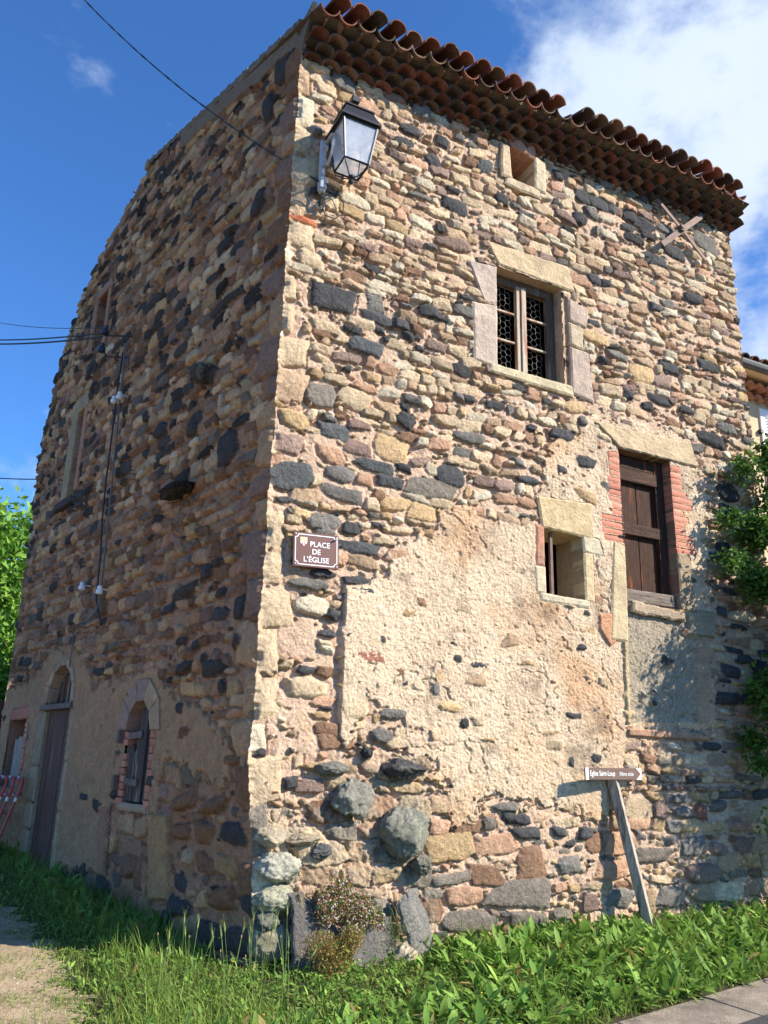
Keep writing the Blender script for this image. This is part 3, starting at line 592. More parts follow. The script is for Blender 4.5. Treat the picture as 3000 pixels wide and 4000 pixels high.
for k in range(7):
    for zz in (4.99, 4.34, 4.29): f4 = MB(); f4.lathe(PR(4.33+k*.1+random.uniform(-.02, .02), zz+random.uniform(-.02, .02), o+.04), nR, [(.008, 0), (.008, .006), (.003, .01)], 6); f4.build('nail', M['rust'], hatch)
block(PR, B4(rr, (1335, 968), (1503, 1011), (1490, 960), (1282, 912)), .04, .28, (.55, .42, .26), name='lintel')
bk = MB(); bk2 = MB(); bc = lambda: np.array(random.choice(((.56, .24, .16), (.52, .21, .14), (.60, .27, .18))))*random.uniform(.85, 1.1)
z = 5.20; k = 0
while z > 4.12:
    wl = .17 if k in (4, 5, 6, 7) else .14
    wl = {8: .13, 10: .3, 11: .3, 12: .3, 13: .28}.get(k, wl)
    block(PR, [(4.27-wl-.02, z-.068), (4.27, z-.068), (4.27, z), (4.27-wl-.02+random.uniform(-.01, .01), z)], .022, .2, bc(), jit=.004, mb=bk, round_=.006, res=.03)
    wr = .14+.14*(k in (5, 6, 11, 12, 13))+.07*(k in (4, 8))
    block(PR, [(5.09, z-.068), (5.09+wr+.03, z-.068), (5.09+wr+.03+random.uniform(-.01, .01), z), (5.09, z)], .022, .26, bc(), jit=.004, mb=bk2, round_=.006, res=.03)
    z -= .080; k += 1
bk.build('brick_jamb', M['brick'], house); bk2.build('brick_jamb', M['brick'], house)
block(PR, [(3.98, 2.95), (4.24, 2.95), (4.27, 4.05), (4.10, 4.10)], .04, .24, (.56, .44, .27), name='jamb_stone'); block(PR, [(5.09, 3.40), (5.32, 3.38), (5.30, 4.10), (5.09, 4.10)], .03, .28, (.36, .27, .17), name='jamb_stone')
block(PR, [(4.3, 3.28), (5.10, 3.26), (5.12, 3.36), (4.3, 3.42)], .07, .2, (.38, .29, .2), jit=.02, name='jamb_stone')

# --- small barred window
block(PR, B4(rr, (1168, 1140), (1276, 1166), (1277, 1090), (1156, 1072)), .035, .4, (.56, .42, .24), name='lintel')
block(PR, [(3.00, 3.66), (3.13, 3.66), (3.13, 4.12), (3.02, 4.12)], .03, .4, (.46, .23, .15), name='jamb_stone'); block(PR, [(3.0, 3.36), (3.13, 3.36), (3.13, 3.66), (2.98, 3.66)], .03, .4, (.6, .5, .34), name='jamb_stone')
block(PR, [(3.66, 3.34), (3.80, 3.34), (3.80, 3.90), (3.66, 3.90)], .03, .16, (.58, .44, .26), name='jamb_stone'); block(PR, [(3.66, 3.90), (3.96, 3.88), (3.90, 4.08), (3.66, 4.10)], .032, .16, (.6, .52, .36), name='jamb_stone')
block(PR, [(3.04, 3.28), (3.72, 3.27), (3.72, 3.36), (3.06, 3.37)], .035, .4, (.56, .48, .34), name='jamb_stone')

b1 = MB(); b1.box(PR(3.27, 3.74, -.06), dR, nR, UP, .016, .016, .42); b1.build('window_bar', M['rust'], house)
# --- attic opening under its tilted slab
block(PR, B4(rr, (1098, 322), (1151, 352), (1150, 322), (1092, 296)), .07, .5, (.45, .24, .165), jit=.015, name='lintel')
block(PR, [(2.62, 8.48), (2.78, 8.48), (2.76, 8.95), (2.62, 8.98)], .06, .4, (.55, .42, .28), jit=.015, name='jamb_stone'); block(PR, [(3.12, 8.46), (3.30, 8.46), (3.30, 8.92), (3.13, 8.98)], .06, .5, (.58, .48, .33), jit=.012, name='jamb_stone')
block(PR, [(2.68, 8.38), (3.22, 8.36), (3.20, 8.50), (2.70, 8.50)], .05, .4, (.58, .45, .30), jit=.015, name='jamb_stone'); 
# --- iron wall anchor (X of two straps)
an = MB()
def strap(mb, a, b, wd=.035, oo=.09, mid=.12):
    A_, B_ = np.array(a), np.array(b); P0, P2 = PR(*A_, oo), PR(*B_, oo); P1 = (P0+P2)/2+nR*(mid-oo)
    for p, q in ((P0, P1), (P1, P2)):
        ax = (q-p); l_ = np.linalg.norm(ax); ax /= l_; sd_ = np.cross(ax, nR); mb.box((p+q)/2, ax, sd_, np.cross(ax, sd_), l_/2, wd, .009, bev=.002)
strap(an, rr(1419, 430, .09), rr(1525, 563, .09), .028, .09, .10); strap(an, rr(1515, 467, .09), rr(1428, 529, .09), .042, .11, .13)
ctr = (np.array(rr(1467, 497, .1))); an.box(PR(*ctr, .12), dR, nR, UP, .03, .05, .05, bev=.006); an.lathe(PR(*ctr, -.02), nR, [(.02, 0), (.02, .2)], 8)
an.build('wall_anchor', M['rust'], house)
# --- gable: door with barred fanlight
dd = MB(); o = -.05
for k in range(4): dd.box(PL(4.66+.125+.255*k, 1.2, o+.004*(k % 2)), dL, nL, UP, .124, .018, 1.0, bev=.003)
door = dd.build('door', M['wood_door'], house)
lb = MB(); lb.box(PL(5.2, 2.19, .03), dL, nL, UP, .64, .03, .035, bev=.004); lb.build('iron_lintel_bar', M['rust'], house)
fl = MB()
for k in range(3): fl.tube([PL(4.85+.25*k, 2.2, -.08), PL(4.85+.25*k, 2.68-.1*abs(k-1), -.08)], .014, 6)
fl.tube([PL(4.66+.45*(1-math.cos(t_)), 2.22+.46*math.sin(t_), -.08) for t_ in np.linspace(0, math.pi, 12)], .016, 6)
fl.box(PL(5.3, 2.4, -.2), dL, nL, UP, .2, .01, .2); fl.build('fanlight_grille', M['rust'], house)
fp = MB(); fp.box(PL(5.22, 2.42, -.16), dL, nL, UP, .19, .012, .22, bev=.003); fp.build('fanlight_board', M['wood_grey'], house)

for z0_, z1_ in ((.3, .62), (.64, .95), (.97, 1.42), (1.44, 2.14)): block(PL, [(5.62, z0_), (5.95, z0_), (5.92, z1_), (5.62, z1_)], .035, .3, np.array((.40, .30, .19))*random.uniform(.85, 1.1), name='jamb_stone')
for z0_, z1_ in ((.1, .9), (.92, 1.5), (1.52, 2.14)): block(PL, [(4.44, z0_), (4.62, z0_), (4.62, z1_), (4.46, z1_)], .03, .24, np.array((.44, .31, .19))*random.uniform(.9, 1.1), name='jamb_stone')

def archring(P, rc, fl_, wd, n, o, depth, colf, name, mat_, th0=0, th1=math.pi):
    s0, s1, z0, z1 = rc; c = (s0+s1)/2; r = (s1-s0)/2; rh = r*fl_; mb = MB()
    for k in range(n):
        a, b = th0+(th1-th0)*k/n+.012, th0+(th1-th0)*(k+1)/n-.012
        pt = lambda t_, e: (c-(r+e)*math.cos(t_), z1-rh+(rh+e)*math.sin(t_))
        block(P, [pt(a, 0), pt(b, 0), pt(b, wd), pt(a, wd)][::-1] if False else [pt(b, 0), pt(a, 0), pt(a, wd), pt(b, wd)], o, depth, colf(), mb=mb, round_=.008)
    return mb.build(name, mat_, house)
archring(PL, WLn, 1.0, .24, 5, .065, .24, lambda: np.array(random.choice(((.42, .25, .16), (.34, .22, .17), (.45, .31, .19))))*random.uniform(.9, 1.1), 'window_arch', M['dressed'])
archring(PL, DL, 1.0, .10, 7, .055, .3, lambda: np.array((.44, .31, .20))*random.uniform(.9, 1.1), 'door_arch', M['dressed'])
bk = MB(); bk2 = MB(); z = 1.84; k = 0
while z > 1.14:
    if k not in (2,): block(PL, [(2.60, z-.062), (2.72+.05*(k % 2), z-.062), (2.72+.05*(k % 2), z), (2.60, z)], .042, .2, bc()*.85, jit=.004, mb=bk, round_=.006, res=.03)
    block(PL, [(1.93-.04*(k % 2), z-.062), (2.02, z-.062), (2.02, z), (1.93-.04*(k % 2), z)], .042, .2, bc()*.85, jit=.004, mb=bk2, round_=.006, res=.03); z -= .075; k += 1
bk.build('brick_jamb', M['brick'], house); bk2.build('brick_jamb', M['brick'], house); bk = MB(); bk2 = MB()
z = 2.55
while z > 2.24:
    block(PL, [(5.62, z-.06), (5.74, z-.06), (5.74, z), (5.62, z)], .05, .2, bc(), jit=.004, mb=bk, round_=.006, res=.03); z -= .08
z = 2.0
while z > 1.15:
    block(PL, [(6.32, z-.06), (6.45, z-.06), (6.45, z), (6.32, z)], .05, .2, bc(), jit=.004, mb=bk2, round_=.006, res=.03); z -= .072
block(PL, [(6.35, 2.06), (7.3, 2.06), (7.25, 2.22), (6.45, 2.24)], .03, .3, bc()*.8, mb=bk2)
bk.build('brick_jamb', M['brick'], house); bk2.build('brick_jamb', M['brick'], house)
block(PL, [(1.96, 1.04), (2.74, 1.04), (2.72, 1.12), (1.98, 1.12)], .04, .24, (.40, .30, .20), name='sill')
sh = MB(); o = -.0
def ragged(mb, P, s0, s1, z0, z1, o, th=.02, top=0.0, n=7):
    xs = np.linspace(s0, s1, n); zt = z1+np.array([random.uniform(-top, 0) for _ in xs]); nv = nR if P is PR else nL
    poly = [P(s0, z0, o), P(s1, z0, o)]+[P(xs[i], zt[i], o) for i in range(n-1, -1, -1)]
    if P is PL: poly = poly[::-1]
    mb.prism(poly, nv, th)
ragged(sh, PL, 2.09, 2.17, 1.14, 2.0, o-.01, top=.06, n=4); ragged(sh, PL, 2.175, 2.34, 1.14, 2.12, o+.01, top=.08, n=6); ragged(sh, PL, 2.345, 2.42, 1.14, 1.9, o, top=.12, n=4); ragged(sh, PL, 2.425, 2.60, 1.14, 1.72, o+.006, top=.16, n=7)
shut = sh.build('window_shutter', M['wood_rot'], house)
for zz, rot in ((1.80, -.05), (1.33, .02)):
    hg = MB(); ax = dL*math.cos(rot)+UP*math.sin(rot); hg.box(PL(2.50, zz, o+.025), ax, nL, np.cross(ax, nL), .24, .008, .035, bev=.002); hg.box(PL(2.74, zz-.01, .05), dL, nL, UP, .03, .05, .07, bev=.004); hg.build('strap_hinge', M['rust'], shut)
# slit window, niche, far window
block(PL, [(5.72, 6.78), (6.50, 6.74), (6.45, 7.0), (5.80, 7.05)], .05, .3, (.42, .31, .19), name='lintel')
block(PL, [(6.14, 5.28), (6.42, 5.28), (6.42, 6.73), (6.14, 6.77)], .05, .3, (.40, .30, .18), name='jamb_stone'); block(PL, [(5.72, 5.4), (5.86, 5.4), (5.86, 6.76), (5.74, 6.77)], .04, .3, (.45, .24, .16), name='jamb_stone')
block(PL, [(5.70, 5.16), (6.45, 5.16), (6.42, 5.28), (5.74, 5.28)], .12, .3, (.08, .07, .065), name='jamb_stone')
block(PL, [(5.36, 7.7), (5.5, 7.7), (5.5, 8.7), (5.40, 8.72)], .045, .2, (.42, .22, .14), name='jamb_stone'); block(PL, [(5.95, 7.75), (6.15, 7.75), (6.12, 8.7), (5.95, 8.72)], .05, .2, (.36, .20, .13), name='jamb_stone'); block(PL, [(5.35, 8.72), (6.15, 8.72), (6.05, 8.86), (5.45, 8.9)], .05, .2, (.38, .22, .15), name='jamb_stone')

sb = MB(); sb.box(PL(5.98, 6.0, -.2), dL, nL, UP, .12, .015, .66, bev=.003); sb.build('slit_shutter', M['wood_door'], house)
ws = MB(); ragged(ws, PL, 6.6, 7.2, 1.0, 1.86, -.06, top=.1); ws.build('window_shutter', M['wood_grey'], house)
# projecting slab with a dark hollow under it on the gable, black stones
ps = MB()
def boulder(c, ax, ay, az, rx, ry, rz, col, seed=0, n=34, flat=.85, amp=.24, mb=None):
    r_ = np.random.default_rng(seed); V = []; F = []; nu, nv_ = n*2, n
    th = np.linspace(0, math.pi, nv_+1)[:, None]; ph = np.linspace(0, 2*math.pi, nu+1)[None, :-1]
    X, Y, Z_ = np.sin(th)*np.cos(ph), np.sin(th)*np.sin(ph), np.cos(th)+0*ph
    sh_ = np.ones_like(X)
    for _ in range(13):
        v = r_.normal(size=3); v /= np.linalg.norm(v); k_ = r_.uniform(.66, .98); d_ = X*v[0]+Y*v[1]+Z_*v[2]; sh_ = np.minimum(sh_, np.where(d_ > .01, k_/np.maximum(d_, .01), 9))
    for _ in range(60):
        fq = r_.uniform(3, 26); v = r_.normal(size=3)*fq; sh_ = sh_*(1+amp*.75/(fq+6)*np.sin(X*v[0]+Y*v[1]+Z_*v[2]+r_.uniform(0, 6)))
    P = np.asarray(c)+(X*sh_*rx)[..., None]*ax+(Y*sh_*ry)[..., None]*ay+(Z_*sh_*rz)[..., None]*az
    V = P.reshape(-1, 3)
    for i in range(nv_):
        for j in range(nu): F.append((i*nu+j, i*nu+(j+1) % nu, (i+1)*nu+(j+1) % nu, (i+1)*nu+j))
    f1 = fbm(nv_+1, nu, 5, 3).reshape(-1, 1); f2 = np.clip(fbm(nv_+1, nu, 9, 4).reshape(-1, 1)*3-.4+.5*V[:, 2:3]*0, 0, 1); cc2 = np.array(col)*(1+.35*f1)*(1-.45*f2)+np.array((.38, .36, .28))*.45*f2*(.3 if max(col) < .08 else 1); mb.add(V, F, 0, cc2)
s_, z_ = ll(400, 1065); boulder(PL(s_, z_, .12), dL, nL, UP, .34, .16, .07, (.04, .035, .033), 3, mb=ps)
ps.build('projecting_stone', M['stone'], house, smooth=True); ps = MB()
s_, z_ = ll(452, 813); boulder(PL(s_, z_, .1), dL, nL, UP, .17, .12, .13, (.09, .08, .065), 4, mb=ps)
ps.build('projecting_stone', M['stone'], house, smooth=True)
for (x, y, rx, rz, ro, oo, cl, sd_) in ((765, 1722, .20, .17, .12, .10, (.27, .255, .21), 11), (880, 1798, .25, .20, .16, .12, (.25, .245, .195), 12), (878, 1660, .22, .09, .15, .10, (.085, .082, .08), 13),
                                 (605, 1875, .20, .13, .13, .06, (.52, .49, .38), 14), (600, 1940, .20, .11, .12, .05, (.42, .40, .29), 15), (578, 1985, .13, .11, .10, .05, (.12, .12, .11), 16), (795, 1627, .06, .05, .06, .05, (.06, .06, .06), 17), (590, 2040, .18, .18, .1, .05, (.34, .29, .2), 18), (695, 1840, .1, .07, .08, .06, (.12, .12, .12), 19), (585, 1810, .17, .09, .1, .05, (.46, .38, .26), 20), (655, 1815, .18, .05, .07, .06, (.38, .30, .2), 21), (720, 1660, .16, .06, .09, .06, (.2, .19, .16), 22), (915, 1870, .1, .08, .14, .08, (.2, .19, .15), 23)):
    s_, z_ = rr(x, y, oo); b_ = MB(); boulder(PR(s_, z_, oo*.6), dR, nR, UP, rx, ro, rz, cl, sd_, mb=b_); b_.build('projecting_stone', M['stone'], house, smooth=True)

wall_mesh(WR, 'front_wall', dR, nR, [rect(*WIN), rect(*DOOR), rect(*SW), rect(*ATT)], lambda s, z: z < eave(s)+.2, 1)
edgeL = lambda z: np.interp(z, [0, 2.46, 4.76, 6.83, 7.8, 8.5], [7.8, 7.74, 7.95, 8.2, 8.15, 8.3])
wig = lambda z: .05*np.sin(z*9)+.04*np.sin(z*23+1)+.03*np.sin(z*41)
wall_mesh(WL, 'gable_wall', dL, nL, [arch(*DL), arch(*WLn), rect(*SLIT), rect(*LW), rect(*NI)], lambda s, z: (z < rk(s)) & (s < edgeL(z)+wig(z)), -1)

# ---------- tiled eaves and roof
def halfpipe(mb, P0, ax, side, up, r0, r1, ln, th, convex, col, n=8, sweep=math.pi*.94):
    V = []
    for (d_, r) in ((0, r0), (ln, r1)):
        for rad in (r, r-th):
            for k in range(n+1):
                a = -sweep/2+sweep*k/n
                V.append(P0+ax*d_+side*rad*math.sin(a)+up*(rad*math.cos(a) if convex else -rad*math.cos(a)))
    m_ = n+1; F = []
    for k in range(n):
        F += [(k, k+1, 2*m_+k+1, 2*m_+k), (m_+k, 3*m_+k, 3*m_+k+1, m_+k+1), (k, m_+k, m_+k+1, k+1), (2*m_+k, 2*m_+k+1, 3*m_+k+1, 3*m_+k)]
    F += [(0, 2*m_, 3*m_, m_), (n, m_+n, 3*m_+n, 2*m_+n)]
    mb.add(V, F, 0, col)
tilec = lambda: np.array(random.choice(((.17, .07, .048), (.12, .058, .044), (.23, .088, .055), (.09, .065, .052), (.15, .085, .062), (.20, .12, .08))))*random.uniform(.8, 1.15)
NT = 31; pit = SR/NT; rows = 4; ge = MB()
topz = lambda s: 9.345+.007*s
for r_ in range(rows+1):
    for k in range(-1 if r_ % 2 else 0, NT+1):
        s = (k+.5*(r_ % 2)+.5)*pit; 
        if s < .03 or s > SR+.04-.035*r_: continue
        zb = eave(s); hstep = (topz(s)-zb)/(rows+.35); zz = zb+hstep*r_-.01
        oo = .10+.098*r_+random.uniform(-.008, .008)
        if r_ < rows or False:
            ax = -nR; side = dR*math.cos(.0)
            halfpipe(ge, PR(s+random.uniform(-.006, .006), zz+.012+random.uniform(-.004, .004), oo), ax, dR, UP*min(.86, 1.22*hstep/(pit*.5)), pit*.51, pit*.43, .36, .013, True, tilec())
ge.build('eave_tiles', M['tile'], house)
mo = MB()   # mortar beds between the tile rows
for r_ in range(rows):
    V = []; F = []
    for i, s in enumerate(np.linspace(.0, SR+.03, 60)):
        zb = eave(s); hs = (topz(s)-zb)/(rows+.35); z0_ = zb+hs*r_-.005; o1 = max(-.045+.098*r_, .0)
        V += [PR(s, z0_, -.05), PR(s, z0_, o1), PR(s, z0_+hs*.85, o1+.01), PR(s, z0_+hs*.85, -.05)]
        if i: b_ = (i-1)*4; F += [(b_, b_+4, b_+5, b_+1), (b_+1, b_+5, b_+6, b_+2), (b_+2, b_+6, b_+7, b_+3)]
    mo.add(V, F, 0, (.10, .07, .05))
mo.build('eave_mortar', M['stone'], house)
slope = math.atan(.195); rax = -nR*math.cos(slope)+UP*math.sin(slope); rup = nR*math.sin(slope)+UP*math.cos(slope)
# straighten roof courses so they run parallel to the gable
gdir = dL.copy(); gdir = gdir/(-(gdir@nR)); rax = gdir*math.cos(slope)+UP*math.sin(slope); rax /= np.linalg.norm(rax)
rup = np.cross(dR, rax); rup = rup if rup[2] > 0 else -rup; rup /= np.linalg.norm(rup)
rt = MB(); skip = {14}
NR = 28; rp = (6.44-.14)/NR
oE = .50
for k in range(NR+1):
    s = .14+k*rp; j = random.uniform(-.03, .03)
    if k > NR-2: j -= .05
    dz = random.uniform(-.008, .008)
    base = PR(s+random.uniform(-.008, .008), topz(s)+.035+dz, oE-.05+j*.5)
    halfpipe(rt, base-rup*.0, rax, dR, rup, .115, .085, .42, .014, False, tilec())        # channel
    for q in range(1, 11): halfpipe(rt, base+rax*(.42*q-.04)+rup*.012, rax, dR, rup, .115, .085, .44, .014, False, tilec(), n=4)
    if k == NR: continue
    c_ = PR(s+rp/2+random.uniform(-.01, .01), topz(s)+.06+dz, oE+.02+j+random.uniform(-.02, .02))
    if k not in skip: halfpipe(rt, c_, rax, dR, rup, .108, .085, .42, .014, True, tilec())
    for q in range(1, 11): halfpipe(rt, c_+rax*(.42*q-.04)+rup*.012, rax, dR, rup, .108, .085, .44, .014, True, tilec(), n=4)
rt.build('roof', M['tile'], house)
rf = MB()   # boarding under the tiles and rear slope
sl = .27
e0, e1 = PR(-.02, 9.30, .40), PR(SR, 9.33, .40); gl_ = np.linalg.norm(rax[:2])
r0, r1 = PL(4.3, 10.34, -.02), PL(4.3, 10.34, -.02)+dR*(SR)
q0, q1 = PL(7.9, 8.2, -.02), PL(7.9, 8.2, -.02)+dR*SR
rf.add([e0, e1, r1, r0], [(0, 1, 2, 3)], 0, (.15, .1, .07)); rf.add([r0, r1, q1, q0], [(0, 1, 2, 3)], 0, (.25, .11, .07))
rf.add([PR(0, 9.2, -.05), PR(SR, 9.2, -.05), e1, e0], [(0, 1, 2, 3)], 0, (.1, .08, .06)); rf.build('roof_boarding', M['tile'], house)
vg = MB()   # verge: mortar edge and tile row along the gable
N_ = 170
V = []; F = []
for i in range(N_):
    t_ = i/(N_-1)*4.44; zt = float(rk(t_)); w1 = .012*math.sin(i*.8)+.01*math.sin(i*1.9)+random.uniform(-.008, .008)
    V += [PL(t_, zt-.03+w1, .045), PL(t_, zt+.03+w1, .06+random.uniform(-.006, .006)), PL(t_, zt+.07+w1, -.1), PL(t_, zt-.06, -.12)]
    if i: b_ = (i-1)*4; F += [(b_, b_+4, b_+5, b_+1), (b_+1, b_+5, b_+6, b_+2), (b_+2, b_+6, b_+7, b_+3)]
vg.add(V, F, 0, (.24, .20, .155)); vg.add([PR(.02, 9.0, -.02), PR(.02, 9.45, .36), PR(.02, 9.5, -.02), PR(-.03, 9.0, -.02), PR(-.03, 9.45, .36), PR(-.03, 9.5, -.02)], [(0, 1, 2), (3, 5, 4), (0, 3, 4, 1), (1, 4, 5, 2), (2, 5, 3, 0)], 0, (.24, .2, .155))
vg.build('verge_mortar', M['stone'], house)
rd = MB(); rd.lathe(PL(4.44, 10.40, .06), -nL, [(.09, 0), (.09, .3)], 10, col=(.3, .2, .12)); rd.build('ridge_tile', M['tile'], house)
# ------------------------------------------------------------------ ground, path, road
def inside_house(P, m=.03): return ((P-C0)[:, :2]@nR[:2] < m) & ((P-C0)[:, :2]@nL[:2] < m) & ((P-C0)[:, :2]@dR[:2] < 6.7+m)
_a, _b = gg(1335, 2212), gg(1659, 2116); RA = _a[:2]; ru = (_b-_a)[:2]; ru /= np.linalg.norm(ru); rv = np.array([ru[1], -ru[0]])
_b = [gg(*p)[:2] for p in ((172, 2212), (150, 2074), (65, 2009), (0, 1939))]; BY = np.array([-6, 0]+[q[1] for q in _b]+[14, 20, 40]); BX = np.array([-.9, -1.2]+[q[0] for q in _b]+[-6.6, -10.5, -24])
def pathedge(P): return np.interp(P[:, 1], BY, BX)-P[:, 0]     # > 0 on the path
def sheet(name, fx, fy, z, m, colf, keepf=None, **kw):
    X, Y = np.meshgrid(fx, fy); Z_ = gz(X, Y)+z; P = np.stack([X, Y, Z_], -1).reshape(-1, 3); ny, nx = X.shape
    id_ = np.arange(nx*ny).reshape(ny, nx); F = np.stack([id_[:-1, :-1], id_[:-1, 1:], id_[1:, 1:], id_[1:, :-1]], -1).reshape(-1, 4)
    if keepf is not None: F = F[keepf(P[F].mean(1))]
    o = mk(name, P, F, m, None, colf(P), True); return tag(o, kind='structure')
def ns(P, s, seed=0):
    r_ = np.random.default_rng(seed); v = np.zeros(len(P))
    for k in range(7):
        w_ = r_.normal(size=2)*s*(1.5**k)*.5; v += np.sin(P[:, 0]*w_[0]+P[:, 1]*w_[1]+r_.uniform(0, 6))/(1.25**k)
    return v/3.2
far = np.concatenate([-np.geomspace(400, 12, 18), np.linspace(-11.5, 11.5, 140), np.geomspace(12, 400, 18)])
sheet('ground', far, far+6, 0, M['ground'], lambda P: np.array((.085, .075, .04))*(1+.3*ns(P, 3)[:, None]))
gx_ = np.arange(-16, 2, .06); gy_ = np.arange(-5, 24, .06)
sheet('path', gx_, gy_, .004, M['gravel'], lambda P: np.array((.60, .45, .285))*(1+.08*ns(P, 2.5, 3)[:, None])*(1-.45*np.clip(ns(P, 5, 5)-.1, 0, 1))[:, None]*(1+.12*ns(P, 14, 6))[:, None], lambda P: pathedge(P)+.16*ns(P, 9, 2)+.05*ns(P, 40, 4) > 0)
def strip(name, v0, v1, z, m, u0=-6, u1=30, kerb=False):
    us = np.arange(u0, u1, .25); vs = np.linspace(v0, v1, max(int((v1-v0)/.12), 2)); P = []
    for v in vs:
        for u in us:
            p = RA+ru*u+rv*v; P.append((p[0], p[1], float(gz(*p))+z+(.012*math.sin(u*3)*0)))
    nu = len(us); id_ = np.arange(len(P)).reshape(len(vs), nu); F = np.stack([id_[:-1, :-1], id_[1:, :-1], id_[1:, 1:], id_[:-1, 1:]], -1).reshape(-1, 4)
    return tag(mk(name, P, F, m, smooth=True), kind='structure')
strip('road', .40, 9, .008, M['asphalt'])
mb = MB()
for k in range(30):
    c = RA+ru*(-4+k*1.0+.5)+rv*.22; zz = float(gz(*c)); ax = np.array([ru[0], ru[1], .052*ru[1]]); ax /= np.linalg.norm(ax); ay = np.array([rv[0], rv[1], .052*rv[1]]); ay /= np.linalg.norm(ay)
    mb.box(np.array([c[0], c[1], zz-.047]), ax, ay, np.cross(ay, ax)*-1, .4995 if k % 3 else .497, .24+random.uniform(-.012, .012), .055, bev=.012)
tag(mb.build('gutter', M['concrete']), kind='structure')
# pebbles on the path
V = []; F = []; Cc_ = []
n = 5200; px = rng.uniform(-5, .2, n); py = rng.uniform(4.6, 11, n); P = np.stack([px, py, gz(px, py)], 1); P = P[(pathedge(P)+.1*ns(P, 9, 2) > -.05)]
for p in P:
    r_ = random.uniform(.004, .012)*(1 if random.random() < .97 else 2); a = random.uniform(0, 3); b_ = len(V)
    for k in range(5): V.append(p+np.array([math.cos(a+k*1.257)*r_, math.sin(a+k*1.257)*r_*.8, .003]))
    V.append(p+np.array([0, 0, r_*.8])); F += [(b_+k, b_+(k+1) % 5, b_+5) for k in range(5)]; c = np.array(random.choice(((.55, .42, .28), (.42, .3, .2), (.62, .5, .36), (.4, .25, .18))))*random.uniform(.7, 1.15); Cc_ += [c]*6
tag(mk('pebbles', V, np.array(F), M['pebble'], None, np.array(Cc_)), kind='stuff', label='loose pale pebbles scattered on the beige gravel path', cat='gravel')

# ------------------------------------------------------------------ low plants
def leafset(P, yaw, Ln, Wd, lift, droop, col, seg=4, prof=None, fold=.25, roll=None):
    n = len(P); t = np.linspace(0, 1, seg+1); prof = np.array(prof) if prof is not None else np.sin(np.clip(t*.92+.06, 0, 1)*math.pi)**.8
    if prof.ndim == 1: prof = np.tile(prof, (n, 1))
    r = np.zeros((n, seg+1)); z = np.zeros((n, seg+1))
    for k in range(1, seg+1):
        th = lift-droop*(t[k]+t[k-1])/2; r[:, k] = r[:, k-1]+Ln/seg*np.cos(th); z[:, k] = z[:, k-1]+Ln/seg*np.sin(th)
    d = np.stack([np.cos(yaw), np.sin(yaw)], 1); s = np.stack([-np.sin(yaw), np.cos(yaw)], 1)
    V = np.zeros((n, seg+1, 3, 3))
    for j, q in enumerate((-1, 0, 1)):
        off = Wd[:, None]*.5*prof*q
        V[:, :, j, 0] = P[:, 0:1]+d[:, 0:1]*r+s[:, 0:1]*off; V[:, :, j, 1] = P[:, 1:2]+d[:, 1:2]*r+s[:, 1:2]*off
        V[:, :, j, 2] = P[:, 2:3]+z+abs(q)*Wd[:, None]*.5*prof*fold+(off*np.tan(roll)[:, None] if roll is not None else 0)
    base = np.arange(n)[:, None]*(seg+1)*3; F = []
    for k in range(seg):
        for j in range(2):
            a = k*3+j; F.append(np.stack([base[:, 0]+a, base[:, 0]+a+1, base[:, 0]+a+4, base[:, 0]+a+3], 1))
    C_ = np.repeat(col[:, None], (seg+1)*3, 1).reshape(-1, 3)
    return V.reshape(-1, 3), np.concatenate(F), C_
def bladeset(P, yaw, Ln, Wd, lift, droop, col, seg=3):
    n = len(P); t = np.linspace(0, 1, seg+1); r = np.zeros((n, seg+1)); z = np.zeros((n, seg+1))
    for k in range(1, seg+1):
        th = lift-droop*(t[k]+t[k-1])/2; r[:, k] = r[:, k-1]+Ln/seg*np.cos(th); z[:, k] = z[:, k-1]+Ln/seg*np.sin(th)
    V = np.zeros((n, seg+1, 2, 3)); wd = np.array([1, .85, .6, .08, 0][:seg] + [.06])
    ph = yaw+rng.uniform(.6, 2.4, n)
    for j, q in enumerate((-1, 1)):
        off = Wd[:, None]*.5*wd[None]*q
        V[:, :, j, 0] = P[:, 0:1]+np.cos(yaw)[:, None]*r+np.cos(ph)[:, None]*off; V[:, :, j, 1] = P[:, 1:2]+np.sin(yaw)[:, None]*r+np.sin(ph)[:, None]*off; V[:, :, j, 2] = P[:, 2:3]+z
    base = np.arange(n)*(seg+1)*2; F = [np.stack([base+k*2, base+k*2+1, base+k*2+3, base+k*2+2], 1) for k in range(seg)]
    return V.reshape(-1, 3), np.concatenate(F), np.repeat(col[:, None], (seg+1)*2, 1).reshape(-1, 3)
def merge(parts):
    V = []; F = []; C_ = []; n = 0
    for v, f, c in parts: V.append(v); F.append(f+n); C_.append(c); n += len(v)
    return np.concatenate(V), np.concatenate(F), np.concatenate(C_)
def wall_o(P): q = (P-C0)[:, :2]; return np.maximum(q@nR[:2], q@nL[:2])
def verge_pts(n, x0=-9, x1=8, y0=4.3, y1=16, soft=.12, maxo=None):
    out = []
    while sum(map(len, out)) < n:
        m_ = n*3; x = rng.uniform(x0, x1, m_); y = rng.uniform(y0, y1, m_); P = np.stack([x, y, gz(x, y)], 1)
        q = P[:, :2]-RA; ok = ~inside_house(P) & (q@rv < -.03+.06*ns(P, 7, 8)) & (pathedge(P)+.16*ns(P, 9, 2) < rng.normal(0, soft, m_)*(P[:, 1] < 20)+.03)
        # keep the far parts sparse
        d_ = np.hypot(x, y); ok &= rng.random(m_) < np.clip((9.0/d_)**2, .1, 1)
        out.append(P[ok])
    return np.concatenate(out)[:n]
def gcol(n, a, b, v=.25):
    t = rng.random((n, 1)); c = np.array(a)*(1-t)+np.array(b)*t; return c*(1+rng.uniform(-v, v, (n, 1)))
def sR(P): return (P-C0)[:, :2]@dR[:2]
